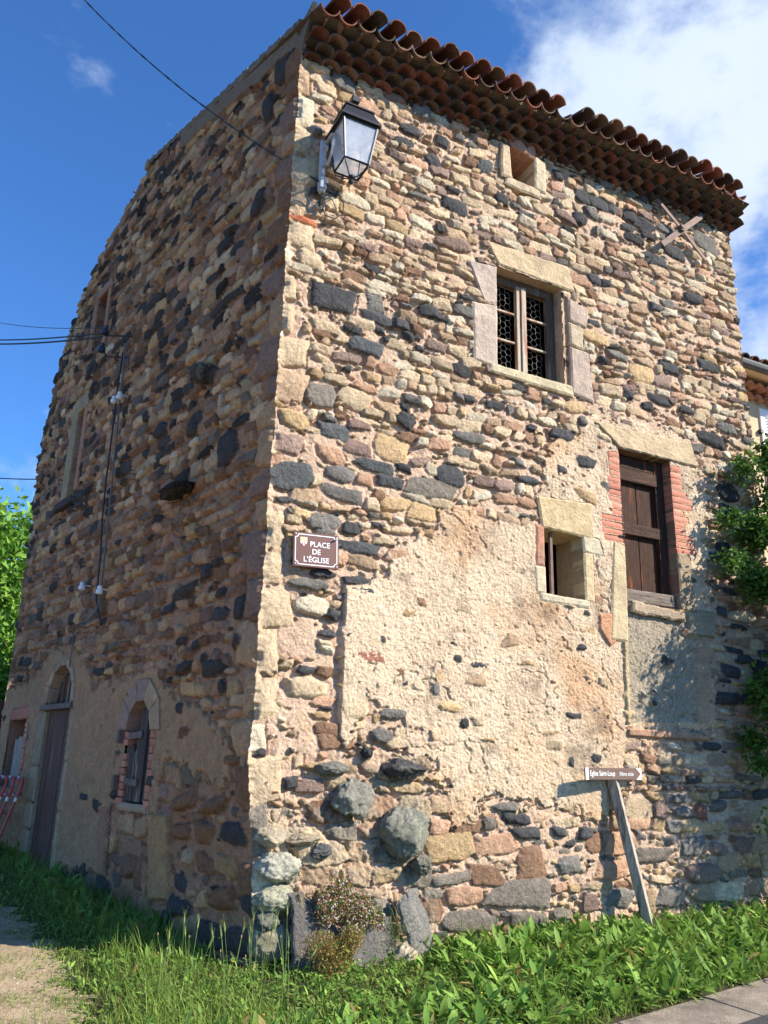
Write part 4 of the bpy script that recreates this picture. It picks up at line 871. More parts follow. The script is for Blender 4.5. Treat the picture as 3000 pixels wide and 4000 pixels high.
def isR(P): q = (P-C0)[:, :2]; return (q@nR[:2] > 0) & (q@dR[:2] > -.05)
parts = []
P = verge_pts(52000); P = P[~isR(P) | (rng.random(len(P)) < .85)]; n = len(P); front = isR(P); corner = np.exp(-((P[:, 0]+1.6)**2+(P[:, 1]-6.3)**2)/1.2)
cdist = np.hypot(P[:, 0]+.6, P[:, 1]-6.9); cfac = np.clip(cdist/1.5, .38, 1)
Ln = (rng.gamma(4, .030, n)*np.where(front, .8, 1.3)+.03)*cfac+.04*corner; ed_ = np.clip(-(pathedge(P))/.5, .25, 1); Ln *= ed_
parts.append(bladeset(P, rng.uniform(0, 6.28, n), Ln, rng.uniform(.003, .007, n), rng.uniform(.75, 1.55, n), rng.uniform(0, 1.5, n), gcol(n, (.12, .22, .03), (.30, .38, .08))))
P = verge_pts(2900, soft=.02); P = P[(wall_o(P) < 3) & (isR(P) | (rng.random(len(P)) < .5))]; P = np.repeat(P, 7, 0); n = len(P); P = P+np.concatenate([rng.normal(0, .03, (n, 2)), np.full((n, 1), .01)], 1)
tt = np.linspace(0, 1, 9); prof = np.tile(np.sin(np.clip(tt*.8+.15, 0, 1)*math.pi)**.7*np.clip((1.03-tt)*4, 0, 1), (n, 1))*(1+rng.uniform(-.28, .28, (n, 9)))*np.clip(tt*1.6+.22, 0, 1)
near = np.clip(-(pathedge(P))/.6, .35, 1)
Ln = rng.uniform(.06, .27, n)*near*np.clip(np.hypot(P[:, 0]+.6, P[:, 1]-6.9)/1.5, .42, 1); keep_ = rng.random(n) < np.where(isR(P), 1, .75)
_c = gcol(n, (.10, .22, .03), (.26, .40, .08), .35); _k = rng.random(n) < .06; _c[_k] = gcol(int(_k.sum()), (.38, .30, .10), (.26, .16, .07))
v = leafset(P, rng.uniform(0, 6.28, n), Ln, Ln*rng.uniform(.11, .25, n), rng.uniform(.45, 1.45, n), rng.uniform(.3, 1.5, n), _c, seg=8, prof=prof, roll=rng.uniform(-.5, .5, n))
parts.append(v)
# clover like small leaves
P = verge_pts(24000, soft=.16); n = len(P); P = P+np.stack([0*P[:, 0], 0*P[:, 0], rng.gamma(2, .022, n)*np.clip(-(pathedge(P))/.4, .2, 1)], 1)
parts.append(leafset(P, rng.uniform(0, 6.28, n), rng.uniform(.018, .045, n), rng.uniform(.015, .03, n), rng.uniform(-.2, .9, n), rng.uniform(0, .6, n), gcol(n, (.09, .20, .03), (.26, .38, .08), .3), seg=2, prof=[.3, 1, .3], fold=.15))
P = verge_pts(5000, soft=.1); n = len(P)
parts.append(bladeset(P, rng.uniform(0, 6.28, n), rng.uniform(.04, .16, n), rng.uniform(.002, .004, n), rng.uniform(.1, 1.3, n), rng.uniform(0, .8, n), gcol(n, (.40, .30, .14), (.30, .20, .09))))
# tufts creeping on the gravel
c_ = []
for _ in range(330):
    y = rng.uniform(5.2, 12); xb = np.interp(y, BY, BX); x = xb-abs(rng.normal(0, .9))
    k = rng.integers(8, 60); c_.append(np.stack([x+rng.normal(0, .08, k), y+rng.normal(0, .05, k)], 1))
P2 = np.concatenate(c_); P = np.stack([P2[:, 0], P2[:, 1], gz(P2[:, 0], P2[:, 1])], 1); n = len(P)
parts.append(bladeset(P, rng.uniform(0, 6.28, n), rng.uniform(.02, .07, n), rng.uniform(.003, .006, n), rng.uniform(.3, 1.4, n), rng.uniform(0, 1, n), gcol(n, (.13, .22, .04), (.28, .34, .09))))
V, F, C_ = merge(parts)
tag(mk('grass', V, F, M['leaf'], None, C_), 'lush green grass, dandelion leaves and clover growing along the foot of the walls', 'grass', kind='stuff')
# barley ears and tall stalks near the corner
mb = MB(); st = []
for k in range(64):
    if k < 46: b_ = gg(random.uniform(330, 640), random.uniform(2120, 2200))
    else: b_ = gg(random.uniform(820, 1600), random.uniform(2020, 2080))
    if inside_house(b_[None], .05)[0]: continue
    h_ = random.uniform(.25, .5)*(1 if k < 46 else .6); ln = np.array([random.gauss(0, .10), random.gauss(0, .1), 0]); top = b_+UP*h_+ln*h_*1.3
    mid = (b_+top)/2-ln*.12; c = np.array((.20, .30, .07))*random.uniform(.8, 1.2); mb.tube([b_, mid, top], [.0016, .0014, .0012], 4, col=c)
    if k % 2 == 0:
        ax = (top-mid); ax /= np.linalg.norm(ax); c2 = np.array((.36, .44, .12))*random.uniform(.8, 1.1); mb.tube([top, top+ax*.02, top+ax*.05, top+ax*.075], [.002, .006, .005, .001], 5, col=c2)
        for q in range(9): d_ = ax+np.array([random.gauss(0, .16), random.gauss(0, .16), random.gauss(0, .1)]); p0 = top+ax*random.uniform(.01, .06); mb.tube([p0, p0+d_*.07], .0006, 3, col=c2)
    elif random.random() < .4: mb.lathe(top, UP, [(.002, 0), (.007, .006), (.005, .016), (.001, .022)], 6, col=(.35, .22, .12))
tag(mb.build('barley_stalks', M['flower']), 'pale green barley ears and thin seed stalks rising above the grass by the corner', 'grass stalks', kind='stuff')
# tiny yellow and violet flowers
mb = MB()
for k in range(46):
    P = verge_pts(1)[0]; P = P+UP*random.uniform(.05, .13); c = random.choice(((.8, .55, .03), (.8, .6, .05), (.35, .2, .5))); mb.lathe(P, UP, [(.003, 0), (.011, .006), (.008, .009)], 7, col=c)
tag(mb.build('small_flowers', M['flower']), 'tiny yellow and violet flowers dotted through the grass', 'wildflowers', kind='stuff')

# ------------------------------------------------------------------ stones standing at the corner
def slab(name, quad, o, th, tilt, col, label, seed):
    mb = MB(); random.seed(seed)
    q = np.array(quad); c = q.mean(0)
    def P2(s, z, oo): return PR(s, z, oo+o-(z-q[:, 1].min())*tilt)
    block(P2, quad, .0, th, col, jit=.05, mb=mb, round_=.035, res=.02)
    ob = mb.build(name, M['stone']); piv = Vector(PR(c[0], q[:, 1].min(), o-th/2)); ob.data.transform(Matrix.Translation(-piv)); ob.location = piv
    tag(ob, label, 'rock slab', 'slabs leaning on the corner')
_blk_nv = nR
slab('rock_slab', B4(lambda x, y: rr(x, y, .30), (628, 2180), (738, 2190), (700, 1985), (642, 1940)), .32, .14, .18, (.16, .145, .13), 'dark upright slab nearest the house corner, left of the orange plant', 5)
slab('rock_slab', B4(lambda x, y: rr(x, y, .32), (742, 2190), (846, 2190), (822, 1990), (762, 2025)), .36, .14, .15, (.18, .165, .15), 'broad dark slab under the pink flowers, middle of the three', 6)
slab('rock_slab', B4(lambda x, y: rr(x, y, .30), (892, 2080), (932, 2075), (905, 1930), (872, 1958)), .30, .10, .2, (.24, .225, .20), 'narrow grey slab leaning right of the dry grass tuft', 9)
mb = MB(); boulder(PR(*rr(885, 2100, .3), .25), dR, nR, UP, .24, .16, .22, (.52, .43, .31), 31, mb=mb); ob = mb.build('rock', M['stone'], smooth=True)
tag(ob, 'pale beige rounded rock at the wall foot, right of the dark slabs', 'rock')
random.seed(21)
# ------------------------------------------------------------------ plants on the wall
def sprigs(mb, c, rs, n, leafc, flowc, pf, ln=.03, axes=(dR, nR, UP), up=.5):
    for k in range(n):
        v = rng.normal(size=3); v /= np.linalg.norm(v); v *= rng.random()**.45; v[1] = abs(v[1])
        p = np.asarray(c)+axes[0]*v[0]*rs[0]+axes[1]*v[1]*rs[1]+axes[2]*v[2]*rs[2]
        d_ = rng.normal(size=3)*.6+nR*.5+UP*up; d_ /= np.linalg.norm(d_); s_ = np.cross(d_, rng.normal(size=3)); s_ /= np.linalg.norm(s_)
        if rng.random() < pf:
            cl = np.array(flowc[rng.integers(len(flowc))])*rng.uniform(.8, 1.1); r_ = rng.uniform(.005, .010); n2 = np.cross(d_, s_)
            mb.add([p+s_*r_, p+n2*r_, p-s_*r_, p-n2*r_, p+d_*r_*.8], [(0, 1, 4), (1, 2, 4), (2, 3, 4), (3, 0, 4)], 0, cl)
        else:
            cl = np.array(leafc[rng.integers(len(leafc))])*rng.uniform(.7, 1.2); l_ = ln*rng.uniform(.5, 1.2); w_ = l_*.28
            mb.add([p, p+d_*l_*.5+s_*w_, p+d_*l_, p+d_*l_*.5-s_*w_], [(0, 1, 2, 3)], 0, cl)
PC = PR(*rr(740, 1960, .14), .14)
fp_ = empty('flowering_plant', PC, 'straggly plant with small pinkish white flowers rooted in the wall above the dark slabs', 'plant')
mb = MB(); fl_ = MB()
lc = ((.17, .24, .05), (.26, .24, .07), (.34, .16, .08), (.22, .27, .07)); fc = ((.85, .74, .72), (.8, .62, .62), (.62, .22, .2))
for (x, y, r_, n) in ((730, 1915, .13, 400), (715, 1945, .16, 900), (765, 1965, .19, 1300), (800, 1985, .13, 700), (700, 1975, .12, 500), (765, 2000, .16, 900)):
    c = PR(*rr(x, y, .18), .18); sprigs(mb, c, (r_, .12, r_*.8), n, lc, fc, 0, .028); sprigs(fl_, c, (r_, .15, r_*.85), n//4, lc, fc, 1)
for k in range(24): p = PR(*rr(740, 1970, .05), .03)+rng.normal(size=3)*.02; q = PC+dR*rng.normal(0, .12)+nR*rng.uniform(.03, .14)+UP*rng.normal(.02, .11); mb.tube([p, (p+q)/2+nR*.03, q], .0016, 3, col=(.22, .14, .07))
mb.build('foliage', M['flower'], fp_); fl_.build('blossom', M['flower'], fp_)
mb = MB(); lc2 = ((.36, .24, .07), (.38, .18, .08), (.20, .28, .05), (.30, .32, .08), (.44, .26, .10))
for (x, y, r_, n) in ((690, 2045, .15, 1600), (725, 2065, .16, 1700), (705, 2085, .13, 1100), (755, 2030, .13, 1000), (715, 2115, .09, 500)):
    c = PR(*rr(x, y, .42), .42); sprigs(mb, c, (r_, .09, r_*.8), n, lc2, lc2, 0, .022)
ob = mb.build('trailing_plant', M['flower']); tag(ob, 'orange and green cushion plant hanging over the dark slab at the corner', 'plant')
mb = MB()
for k in range(260):
    p = PR(*rr(850+random.gauss(0, 10), 2060+random.uniform(-60, 90), .2), .2); a = random.uniform(-1, 1); q = p+dR*random.gauss(0, .12)+nR*random.uniform(-.02, .16)+UP*random.uniform(-.12, .26)
    c = random.choice(((.16, .24, .06), (.2, .27, .08), (.35, .27, .13), (.42, .32, .17))); mb.tube([p, (p+q)/2+UP*.04, q], [.0022, .0018, .0006], 3, col=c)
ob = mb.build('grass_tuft', M['flower']); tag(ob, 'wispy half dry grass tuft hanging on the wall between the slabs', 'grass tuft'); mb = MB()
for k in range(40):
    p = PR(*rr(645, 1930, .12), .12); q = p+dR*random.gauss(0, .05)+nR*random.uniform(0, .08)-UP*random.uniform(.02, .28); mb.tube([p, (p+q)/2+nR*.03, q], [.0016, .0012, .0006], 3, col=(.42, .34, .2))
ob = mb.build('dry_grass_tuft', M['flower']); tag(ob, 'small bunch of straw coloured roots hanging above the leftmost dark slab', 'dry grass')

# ------------------------------------------------------------------ wall lamp
lamp = empty('wall_lamp', PR(.29, 7.65, 0), 'black square street lantern on a scrolled bracket high beside the house corner', 'wall lamp')
cs, co, zt, zb, ht, hb = .535, .30, 8.00, 7.545, .195, .135
def LP(x, y, z): return PR(cs+x, z, co+y)
body = MB(); DK = None
for sx in (-1, 1):
    for sy in (-1, 1): body.tube([LP(sx*ht, sy*ht, zt), LP(sx*hb, sy*hb, zb)], .013, 4)
for z_, h_, r_ in ((zt-.012, ht, .014), (zb, hb, .014)):
    for a in range(4):
        c4 = [(-1, -1), (1, -1), (1, 1), (-1, 1)]; p, q = c4[a], c4[(a+1) % 4]; body.tube([LP(p[0]*h_, p[1]*h_, z_), LP(q[0]*h_, q[1]*h_, z_)], r_, 4)
body.build('lantern_frame', M['iron'], lamp)
cap = MB()
def frus(mb, h0, z0, h1, z1):
    V = [LP(a*h0, b*h0, z0) for a, b in ((-1, -1), (1, -1), (1, 1), (-1, 1))]+[LP(a*h1, b*h1, z1) for a, b in ((-1, -1), (1, -1), (1, 1), (-1, 1))]
    mb.add(V, [(0, 1, 5, 4), (1, 2, 6, 5), (2, 3, 7, 6), (3, 0, 4, 7), (0, 3, 2, 1), (4, 5, 6, 7)])
frus(cap, .228, 8.00, .222, 8.035); frus(cap, .212, 8.036, .155, 8.19); frus(cap, .17, 8.191, .168, 8.21)
cap.lathe(LP(0, 0, 8.211), UP, [(.12, 0), (.115, .03), (.085, .07), (.045, .095), (.03, .10), (.028, .125), (.04, .13)], 20)
cap.lathe(LP(0, 0, 8.34), UP, [(.028, 0), (.022, .03), (.03, .04)], 10); cap.box(LP(0, 0, 8.42), dR, nR, UP, .044, .044, .042, bev=.008); frus(cap, .03, 8.463, .003, 8.49)
cap.build('lantern_roof', M['iron'], lamp)
for a, (p, q) in enumerate((((-1, -1), (1, -1)), ((1, -1), (1, 1)), ((1, 1), (-1, 1)), ((-1, 1), (-1, -1)))):
    mb = MB(); i0, i1 = ht-.004, hb-.004; P4 = [LP(p[0]*i0, p[1]*i0, zt-.02), LP(q[0]*i0, q[1]*i0, zt-.02), LP(q[0]*i1, q[1]*i1, zb+.01), LP(p[0]*i1, p[1]*i1, zb+.01)]
    mb.add(P4, [(0, 1, 2, 3)]); mb.build('pane', M['glass'], lamp)
mb = MB(); mb.lathe(LP(0, 0, 7.99), -UP, [(.15, 0), (.15, .01), (.135, .05), (.12, .09), (.07, .13), (.02, .14)], 20); M['reflector'] = mat('lamp_reflector', base=(.42, .5, .6), rough=.4); mb.build('reflector', M['reflector'], lamp)
mb = MB()
for sx in (-1, 1):
    for sy in (-1, 1):
        pts = [(hb, zb), (hb*.93, zb-.045), (hb*.62, zb-.075), (hb*.45, zb-.105), (.02, zb-.118)]; mb.tube([LP(sx*a, sy*a, b) for a, b in pts], .007, 6)
mb.lathe(LP(0, 0, zb-.10), -UP, [(.036, 0), (.038, .02), (.02, .032), (.016, .045), (.026, .052), (.030, .068), (.022, .086), (.004, .095)], 14); mb.build('finial', M['iron'], lamp)
mb = MB(); mb.box(PR(.29, 7.66, .075), dR, nR, UP, .033, .022, .30, bev=.004); mb.box(PR(.30, 7.40, .085), dR, nR, UP, .04, .045, .06, bev=.006); mb.lathe(PR(.30, 7.335, .085), -UP, [(.036, 0), (.036, .03)], 12)
for zz in (7.9, 7.52): mb.lathe(PR(.30, zz, .09), nR, [(.014, 0), (.014, .02)], 6)
mb.build('wall_plate', M['galv'], lamp)
mb = MB()
def flat(mb, pts, s, w_=.014, t_=.004):
    for (o0, z0_), (o1, z1_) in zip(pts[:-1], pts[1:]):
        p, q = PR(s, z0_, o0), PR(s, z1_, o1); ax = q-p; l_ = np.linalg.norm(ax); ax /= l_; mb.box((p+q)/2, ax, dR, np.cross(ax, dR), l_/2+.002, w_, t_)
arc = [(.09+.24*(1-math.cos(a))*.5+.0, 7.60+.0-.10*math.sin(a)) for a in np.linspace(0, math.pi*.6, 10)]
sc_ = [(.105, 7.72), (.12, 7.64), (.16, 7.60), (.21, 7.61), (.27, 7.66), (.31, 7.74), (.33, 7.82)]
flat(mb, sc_, .31); mb.build('scroll_bracket', M['galv'], lamp); mb = MB(); flat(mb, [(.09, 7.93), (.16, 7.93), (.24, 7.93), (.30, 7.90)], .31)
flat(mb, [(.105+.045*math.cos(a)*(1-.06*k), 7.86+.05*math.sin(a)*(1-.06*k)) for k, a in enumerate(np.linspace(-2.4, 4.0, 16))], .31); mb.build('scroll_bracket', M['galv'], lamp)
mb = MB()
for k in range(5):
    a = .03+.012*k; mb.tube([PR(.30+.004*k, 7.31, .08), PR(.30-a*.3, 7.22-.02*k, .07), PR(.31, 7.13-.02*k, .06), PR(.33+a*.3, 7.2, .08), PR(.31, 7.31, .08)], .004, 5)
mb.tube([PR(.36, 7.42, .13), PR(.48, 7.36, .09), PR(.56, 7.28, .07), PR(.56, 7.15, .06), PR(.47, 7.06, .06), PR(.36, 7.06, .07), PR(.31, 7.15, .08)], .006, 6); mb.build('wiring', M['cable'], lamp)
# overhead cable to the lamp
a0 = PR(*rr(692, 393, .10), .10); d_ = _ray(150, -35); far_ = CAM+d_*10.5; pts = [a0*(1-t)+far_*t-UP*.22*4*t*(1-t) for t in np.linspace(0, 1, 30)]
mb = MB()
for q in (0, 1): mb.tube([p+np.array([.006*math.cos(i*2.2+q*3.14), 0, .006*math.sin(i*2.2+q*3.14)]) for i, p in enumerate(pts)], .0065, 5)
mb.tube([a0, a0+(PR(.37, 7.38, .12)-a0)*.9], .022, 8)
ob = mb.build('overhead_cable', M['cable']); tag(ob, 'black twisted cable running from the top left down to the street lantern bracket', 'cable')

# ------------------------------------------------------------------ street name plate
def text_mesh(name, body, size, P0, ax, ay, parent, m, align='CENTER', bold=.0, off=.001, sx=1.0, shear=0):
    cu = bpy.data.curves.new(name, 'FONT'); cu.body = body; cu.size = size; cu.align_x = align; cu.align_y = 'CENTER'; cu.offset = bold; cu.extrude = .0006; cu.resolution_u = 4; cu.shear = shear
    tmp = bpy.data.objects.new('tmp_text', cu); COL.objects.link(tmp); bpy.context.view_layer.update()
    me = bpy.data.meshes.new_from_object(tmp); bpy.data.objects.remove(tmp); me.name = name
    az = np.cross(ax, ay); P0 = np.asarray(P0)+az*off; ax = ax*sx
    me.transform(Matrix(((ax[0], ay[0], az[0], P0[0]), (ax[1], ay[1], az[1], P0[1]), (ax[2], ay[2], az[2], P0[2]), (0, 0, 0, 1))))
    me.materials.clear(); me.materials.append(m); o = bpy.data.objects.new(name, me); COL.objects.link(o)
    o.parent = parent; me.transform(Matrix.Translation(-Vector(wloc(parent)))); return o
o_s = .075
c4 = [np.array(rr(x, y, o_s)) for x, y in ((631, 1222.5), (729, 1231), (732.5, 1159), (634, 1147))]   # bl br tr tl
cc0 = sum(c4)/4; cP = PR(cc0[0], cc0[1], o_s)
bl, br, tr_, tl = [PR(q[0], q[1], o_s) for q in c4]
sax = ((br-bl)+(tr_-tl)); Wp = np.linalg.norm(sax)/2; sax /= np.linalg.norm(sax); say = ((tl-bl)+(tr_-br)); Hp_ = np.linalg.norm(say)/2; say = say-sax*(say@sax); say /= np.linalg.norm(say); saz = np.cross(sax, say)
plate = empty('street_name_sign', cP, 'brown enamel street name plate reading PLACE DE L’ÉGLISE near the corner', 'sign')
mb = MB(); mb.box(cP, sax, say, saz, Wp/2, Hp_/2, .012, bev=.003); mb.build('plate', M['brown'], plate)
def SP(u, v, e=0): return cP+sax*u+say*v+saz*(.0125+e)
mb = MB(); bw, bh = Wp/2-.024, Hp_/2-.026; cr_ = .030
loop = []
for (sx, sy, a0_, a1_) in ((1, -1, math.pi*.5, math.pi), (-1, -1, 0, math.pi*.5), (-1, 1, -math.pi*.5, 0), (1, 1, math.pi, math.pi*1.5)):
    # concave corners
    ctr = (sx*(bw+.004), sy*(bh+.004)); seq = np.linspace(0, 1, 6)
    st_ = {(1, -1): (math.pi*.5, math.pi), (-1, -1): (0, math.pi*.5), (-1, 1): (-math.pi*.5, 0), (1, 1): (math.pi, 1.5*math.pi)}[(sx, sy)]
    ang = [st_[0]+(st_[1]-st_[0])*t for t in seq]
    if (sx, sy) in ((1, -1), (-1, -1), (-1, 1), (1, 1)): ang = ang[::-1]
    loop.append([(ctr[0]+cr_*math.cos(a), ctr[1]+cr_*math.sin(a)) for a in ang])
order = [loop[1], loop[0], loop[3], loop[2]]; pts = []
for l_ in order:
    if pts and math.dist(pts[-1], l_[0]) > math.dist(pts[-1], l_[-1]): l_ = l_[::-1]
    pts += l_
if math.dist(pts[-1], pts[0]) > math.dist(pts[-1], pts[5]): pts = pts[:6][::-1]+pts[6:]
k = len(pts)
for i in range(k):
    p, q = np.array(pts[i]), np.array(pts[(i+1) % k]); d_ = q-p; l_ = np.linalg.norm(d_)
    if l_ < 1e-5: continue
    d_ /= l_; mb.box(SP(*((p+q)/2), .0004+.00003*i), sax*d_[0]+say*d_[1], -sax*d_[1]+say*d_[0], saz, l_/2+.0015, .0038, .0006)
mb.build('white_border', M['white'], plate)
text_mesh('lettering', 'PLACE', .070, SP(.036, .053), sax, say, plate, M['white'], bold=.0007, sx=1.0)
text_mesh('lettering', 'DE', .070, SP(.0, -.018), sax, say, plate, M['white'], bold=.0007, sx=1.0)
text_mesh('lettering', "L’ÉGLISE", .070, SP(.0, -.092), sax, say, plate, M['white'], bold=.0007, sx=1.0)
shp = lambda pts, e, m, nm, par: (lambda mb: (mb.prism([SP(-.125+x*.034, .075+y*.04, e) for x, y in pts], saz, .0005), mb.build(nm, m, par))[1])(MB())
sh0 = shp([(-1, 1), (-1, -.05), (-.8, -.55), (-.4, -.85), (0, -1.05), (.4, -.85), (.8, -.55), (1, -.05), (1, 1)][::-1], .001, M['white'], 'coat_of_arms', plate)
mb = MB()
def sq(x0, x1, y0, y1, e=.0016): mb.prism([SP(-.125+x*.034, .075+y*.04, e) for x, y in ((x0, y0), (x1, y0), (x1, y1), (x0, y1))], saz, .0004)
for i in range(6):
    for j in range(3):
        if (i+j) % 2 == 0: sq(-1+i/3+.0, -1+(i+1)/3, 1-(j+1)*.2, 1-j*.2)
sq(-1, 1, .12, .4, .0013)
ob = mb.build('gold_check', M['yellow'], sh0)
mb = MB()
for tri in (((0, .05), (-.72, -.66), (-.25, -.95)), ((0, .05), (.25, -.95), (.72, -.66))): mb.prism([SP(-.125+x*.034, .075+y*.04, .0016) for x, y in tri], saz, .0004)
mb.build('red_pile', M['red'], sh0)
for sx, sy in ((-1, -1), (-1, 1), (1, -1), (1, 1)):
    mb = MB(); mb.lathe(SP(sx*(Wp/2-.021), sy*(Hp_/2-.023), -.001), saz, [(.0095, 0), (.009, .004), (.005, .008), (.001, .009)], 12); mb.build('screw', M['galv'], plate)
mb = MB(); mb.tube([SP(.2, .115, -.02), SP(.19, .125, .03)], .006, 6); mb.tube([SP(.212, .125, 0), SP(.175, .115, .03)], .007, 6); mb.build('clip', M['galv'], plate)

# ------------------------------------------------------------------ leaning direction sign
pB = np.array(gg(1400, 1985)); q_ = (pB-C0); pbs, pbo = q_@dR, q_@nR
base = PR(4.09, .02, .27); top = PR(*rr(1317, 1661, .05), .05)
sgn = empty('direction_sign', base, 'brown arrow board for the church on a leaning grey timber post in the grass', 'sign')
pax = top-base; ln_ = np.linalg.norm(pax); pax /= ln_; e1 = nR*math.cos(.62)+dR*math.sin(.62); e1 = e1-pax*(e1@pax); e1 /= np.linalg.norm(e1); e2 = np.cross(pax, e1)
mb = MB(); mb.box((base+top)/2, pax, e1, e2, ln_/2, .047, .047, bev=.004); mb.build('post', M['wood_grey'], sgn)
q0 = PR(*rr(1263.5, 1671, .20), .20); q1 = PR(*rr(1384, 1672, .075), .075)
aax = q1-q0; La = np.linalg.norm(aax); aax /= La; aay = UP-aax*(UP@aax)*1; aay /= np.linalg.norm(aay); aaz = np.cross(aax, aay); aC = (q0+q1)/2+aaz*.0
def AP(u, v, e=0): return aC+aax*u+aay*v+aaz*e
hA = .058
mb = MB(); mb.box(AP(0, 0, 0), aax, aay, aaz, La/2, hA, .009, bev=.002); brd = mb.build('arrow_board', M['brown2'], sgn)
mb = MB(); mb.prism([AP(-La/2, -hA, .0105), AP(-La/2+.042, -hA, .0105), AP(-La/2+.042, hA, .0105), AP(-La/2, hA, .0105)], aaz, .001)
mb.build('white_marking', M['white'], brd); mb = MB(); mb.prism([AP(La/2-.085, hA, .0105), AP(La/2-.012, 0, .0105), AP(La/2, 0, .0105), AP(La/2, hA, .0105)], aaz, .001)
mb.prism([AP(La/2-.012, 0, .0106), AP(La/2-.085, -hA, .0106), AP(La/2, -hA, .0106), AP(La/2, 0, .0106)], aaz, .001); mb.build('white_marking', M['white'], brd)
text_mesh('lettering', 'Eglise Saint-Loup', .070, AP(-La/2+.060, .002, .0105), aax, aay, brd, M['white'], align='LEFT', bold=.0005, sx=.80)
text_mesh('lettering', 'XIIème siècle', .056, AP(.075, -.002, .0105), aax, aay, brd, M['white'], align='LEFT', bold=.0, sx=.74)
for u in (-.03, .05): mb = MB(); mb.lathe(AP(u, .03, .009), aaz, [(.006, 0), (.005, .003)], 8); mb.build('screw', M['rust'], brd)

# ------------------------------------------------------------------ wires and insulators on the gable
bs, bz_ = 4.52, 7.36
hook = empty('cable_bracket', PL(bs, bz_, 0), 'iron bracket with dark insulators holding the wires on the shaded gable', 'cable bracket')
mb = MB(); mb.tube([PL(bs-.35, bz_-.05, 0), PL(bs, bz_, .30)], .012, 6); mb.tube([PL(bs-.2, bz_-.33, 0), PL(bs+.02, bz_-.3, .22), PL(bs+.03, bz_-.22, .28)], .012, 6); mb.build('bracket', M['iron'], hook)
for dz, dd_ in ((.06, 0), (-.20, .05)):
    mb = MB(); mb.lathe(PL(bs+dd_, bz_+dz, .3), UP, [(.03, -.05), (.055, -.04), (.05, .02), (.03, .05), (.035, .08), (.02, .1)], 12); mb.build('insulator', M['darkglaze'], hook)
def wire_(name, P0, px, t_, sag, r, label, m='cable', n=18):
    d_ = _ray(*px); q = CAM+d_*t_; mb = MB(); mb.tube([P0*(1-t)+q*t-UP*sag*4*t*(1-t) for t in np.linspace(0, 1, n)], r, 5); ob = mb.build(name, M[m]); tag(ob, label, 'wire')
A_ = PL(bs, bz_, .33)
wire_('wire', A_+UP*.03, (-60, 733), 15, .05, .012, 'upper of the two thick wires leading left from the gable bracket'); wire_('wire', A_-UP*.03, (-60, 742), 14.5, .05, .014, 'lower and thicker wire leading left from the gable bracket')
wire_('wire', A_+UP*.12, (-60, 684), 16, .1, .006, 'thin wire running above the thick pair on the gable')
_q = ll(88, 1035, -.3); wire_('wire', PL(_q[0], _q[1], -.3), (-60, 1028), 15, .02, .011, 'lone wire ending behind the far edge of the gable at mid height')
mb = MB(); pts = [PL(*ll(x, y, .1), .1) for x, y in ((270, 742), (266, 800), (259, 860), (252, 940), (245, 1010), (236, 1100), (228, 1180), (222, 1240), (215, 1290), (208, 1320), (185, 1345))]
mb.tube(pts, .012, 6); ob = mb.build('conduit', M['greycable']); tag(ob, 'grey conduit running down the shaded gable', 'cable')
mb = MB(); pts = [PL(*ll(x, y, .09), .09) for x, y in ((266, 760), (255, 830), (243, 930), (230, 1030), (221, 1120), (217, 1200), (211, 1260), (208, 1300), (212, 1325), (219, 1345))]
mb.tube(pts, .012, 6); ob = mb.build('cable', M['cable']); tag(ob, 'black cable hanging beside the grey conduit on the gable', 'cable')
mb = MB(); pts = [PL(*ll(x, y, .07), .07) for x, y in ((210, 1318), (190, 1338), (160, 1352), (157, 1390), (150, 1440))]; mb.tube(pts, .009, 6); ob = mb.build('cable', M['greycable']); tag(ob, 'thin grey cable dropping to the arched gable door', 'cable')
for (x, y, lb_) in ((258, 855, 'white porcelain insulator beside the conduit, right one of the high pair'), (246, 864, 'white porcelain insulator, left one of the high pair'), (215, 1275, 'white porcelain insulator low on the conduit'), (177, 1267, 'small white porcelain insulator on the bare gable left of the cables')):
    mb = MB(); s_, z_ = ll(x, y, .12); mb.lathe(PL(s_, z_, .12)-UP*.05, UP, [(.03, 0), (.045, .01), (.042, .05), (.028, .07), (.034, .09), (.02, .11)], 12)
    mb.tube([PL(s_, z_+.02, 0), PL(s_, z_+.02, .12)], .01, 5); ob = mb.build('insulator', M['porcelain']); tag(ob, lb_, 'insulator')
# chain
mb = MB(); p0 = PL(*ll(240, 1735, .08), .08); p1 = PL(*ll(230, 1890, .08), .08); nlk = 22
for k in range(nlk):
    c = p0+(p1-p0)*(k+.5)/nlk; a_ = dL if k % 2 else nL; h_ = np.linalg.norm(p1-p0)/nlk*.62
    mb.tube([c+a_*.014*math.cos(t)+UP*h_*math.sin(t) for t in np.linspace(0, 2*math.pi, 9)[:-1]], .005, 4, closed=True)
ob = mb.build('chain', M['rust']); tag(ob, 'rusty chain hanging on the gable below the little window', 'chain')

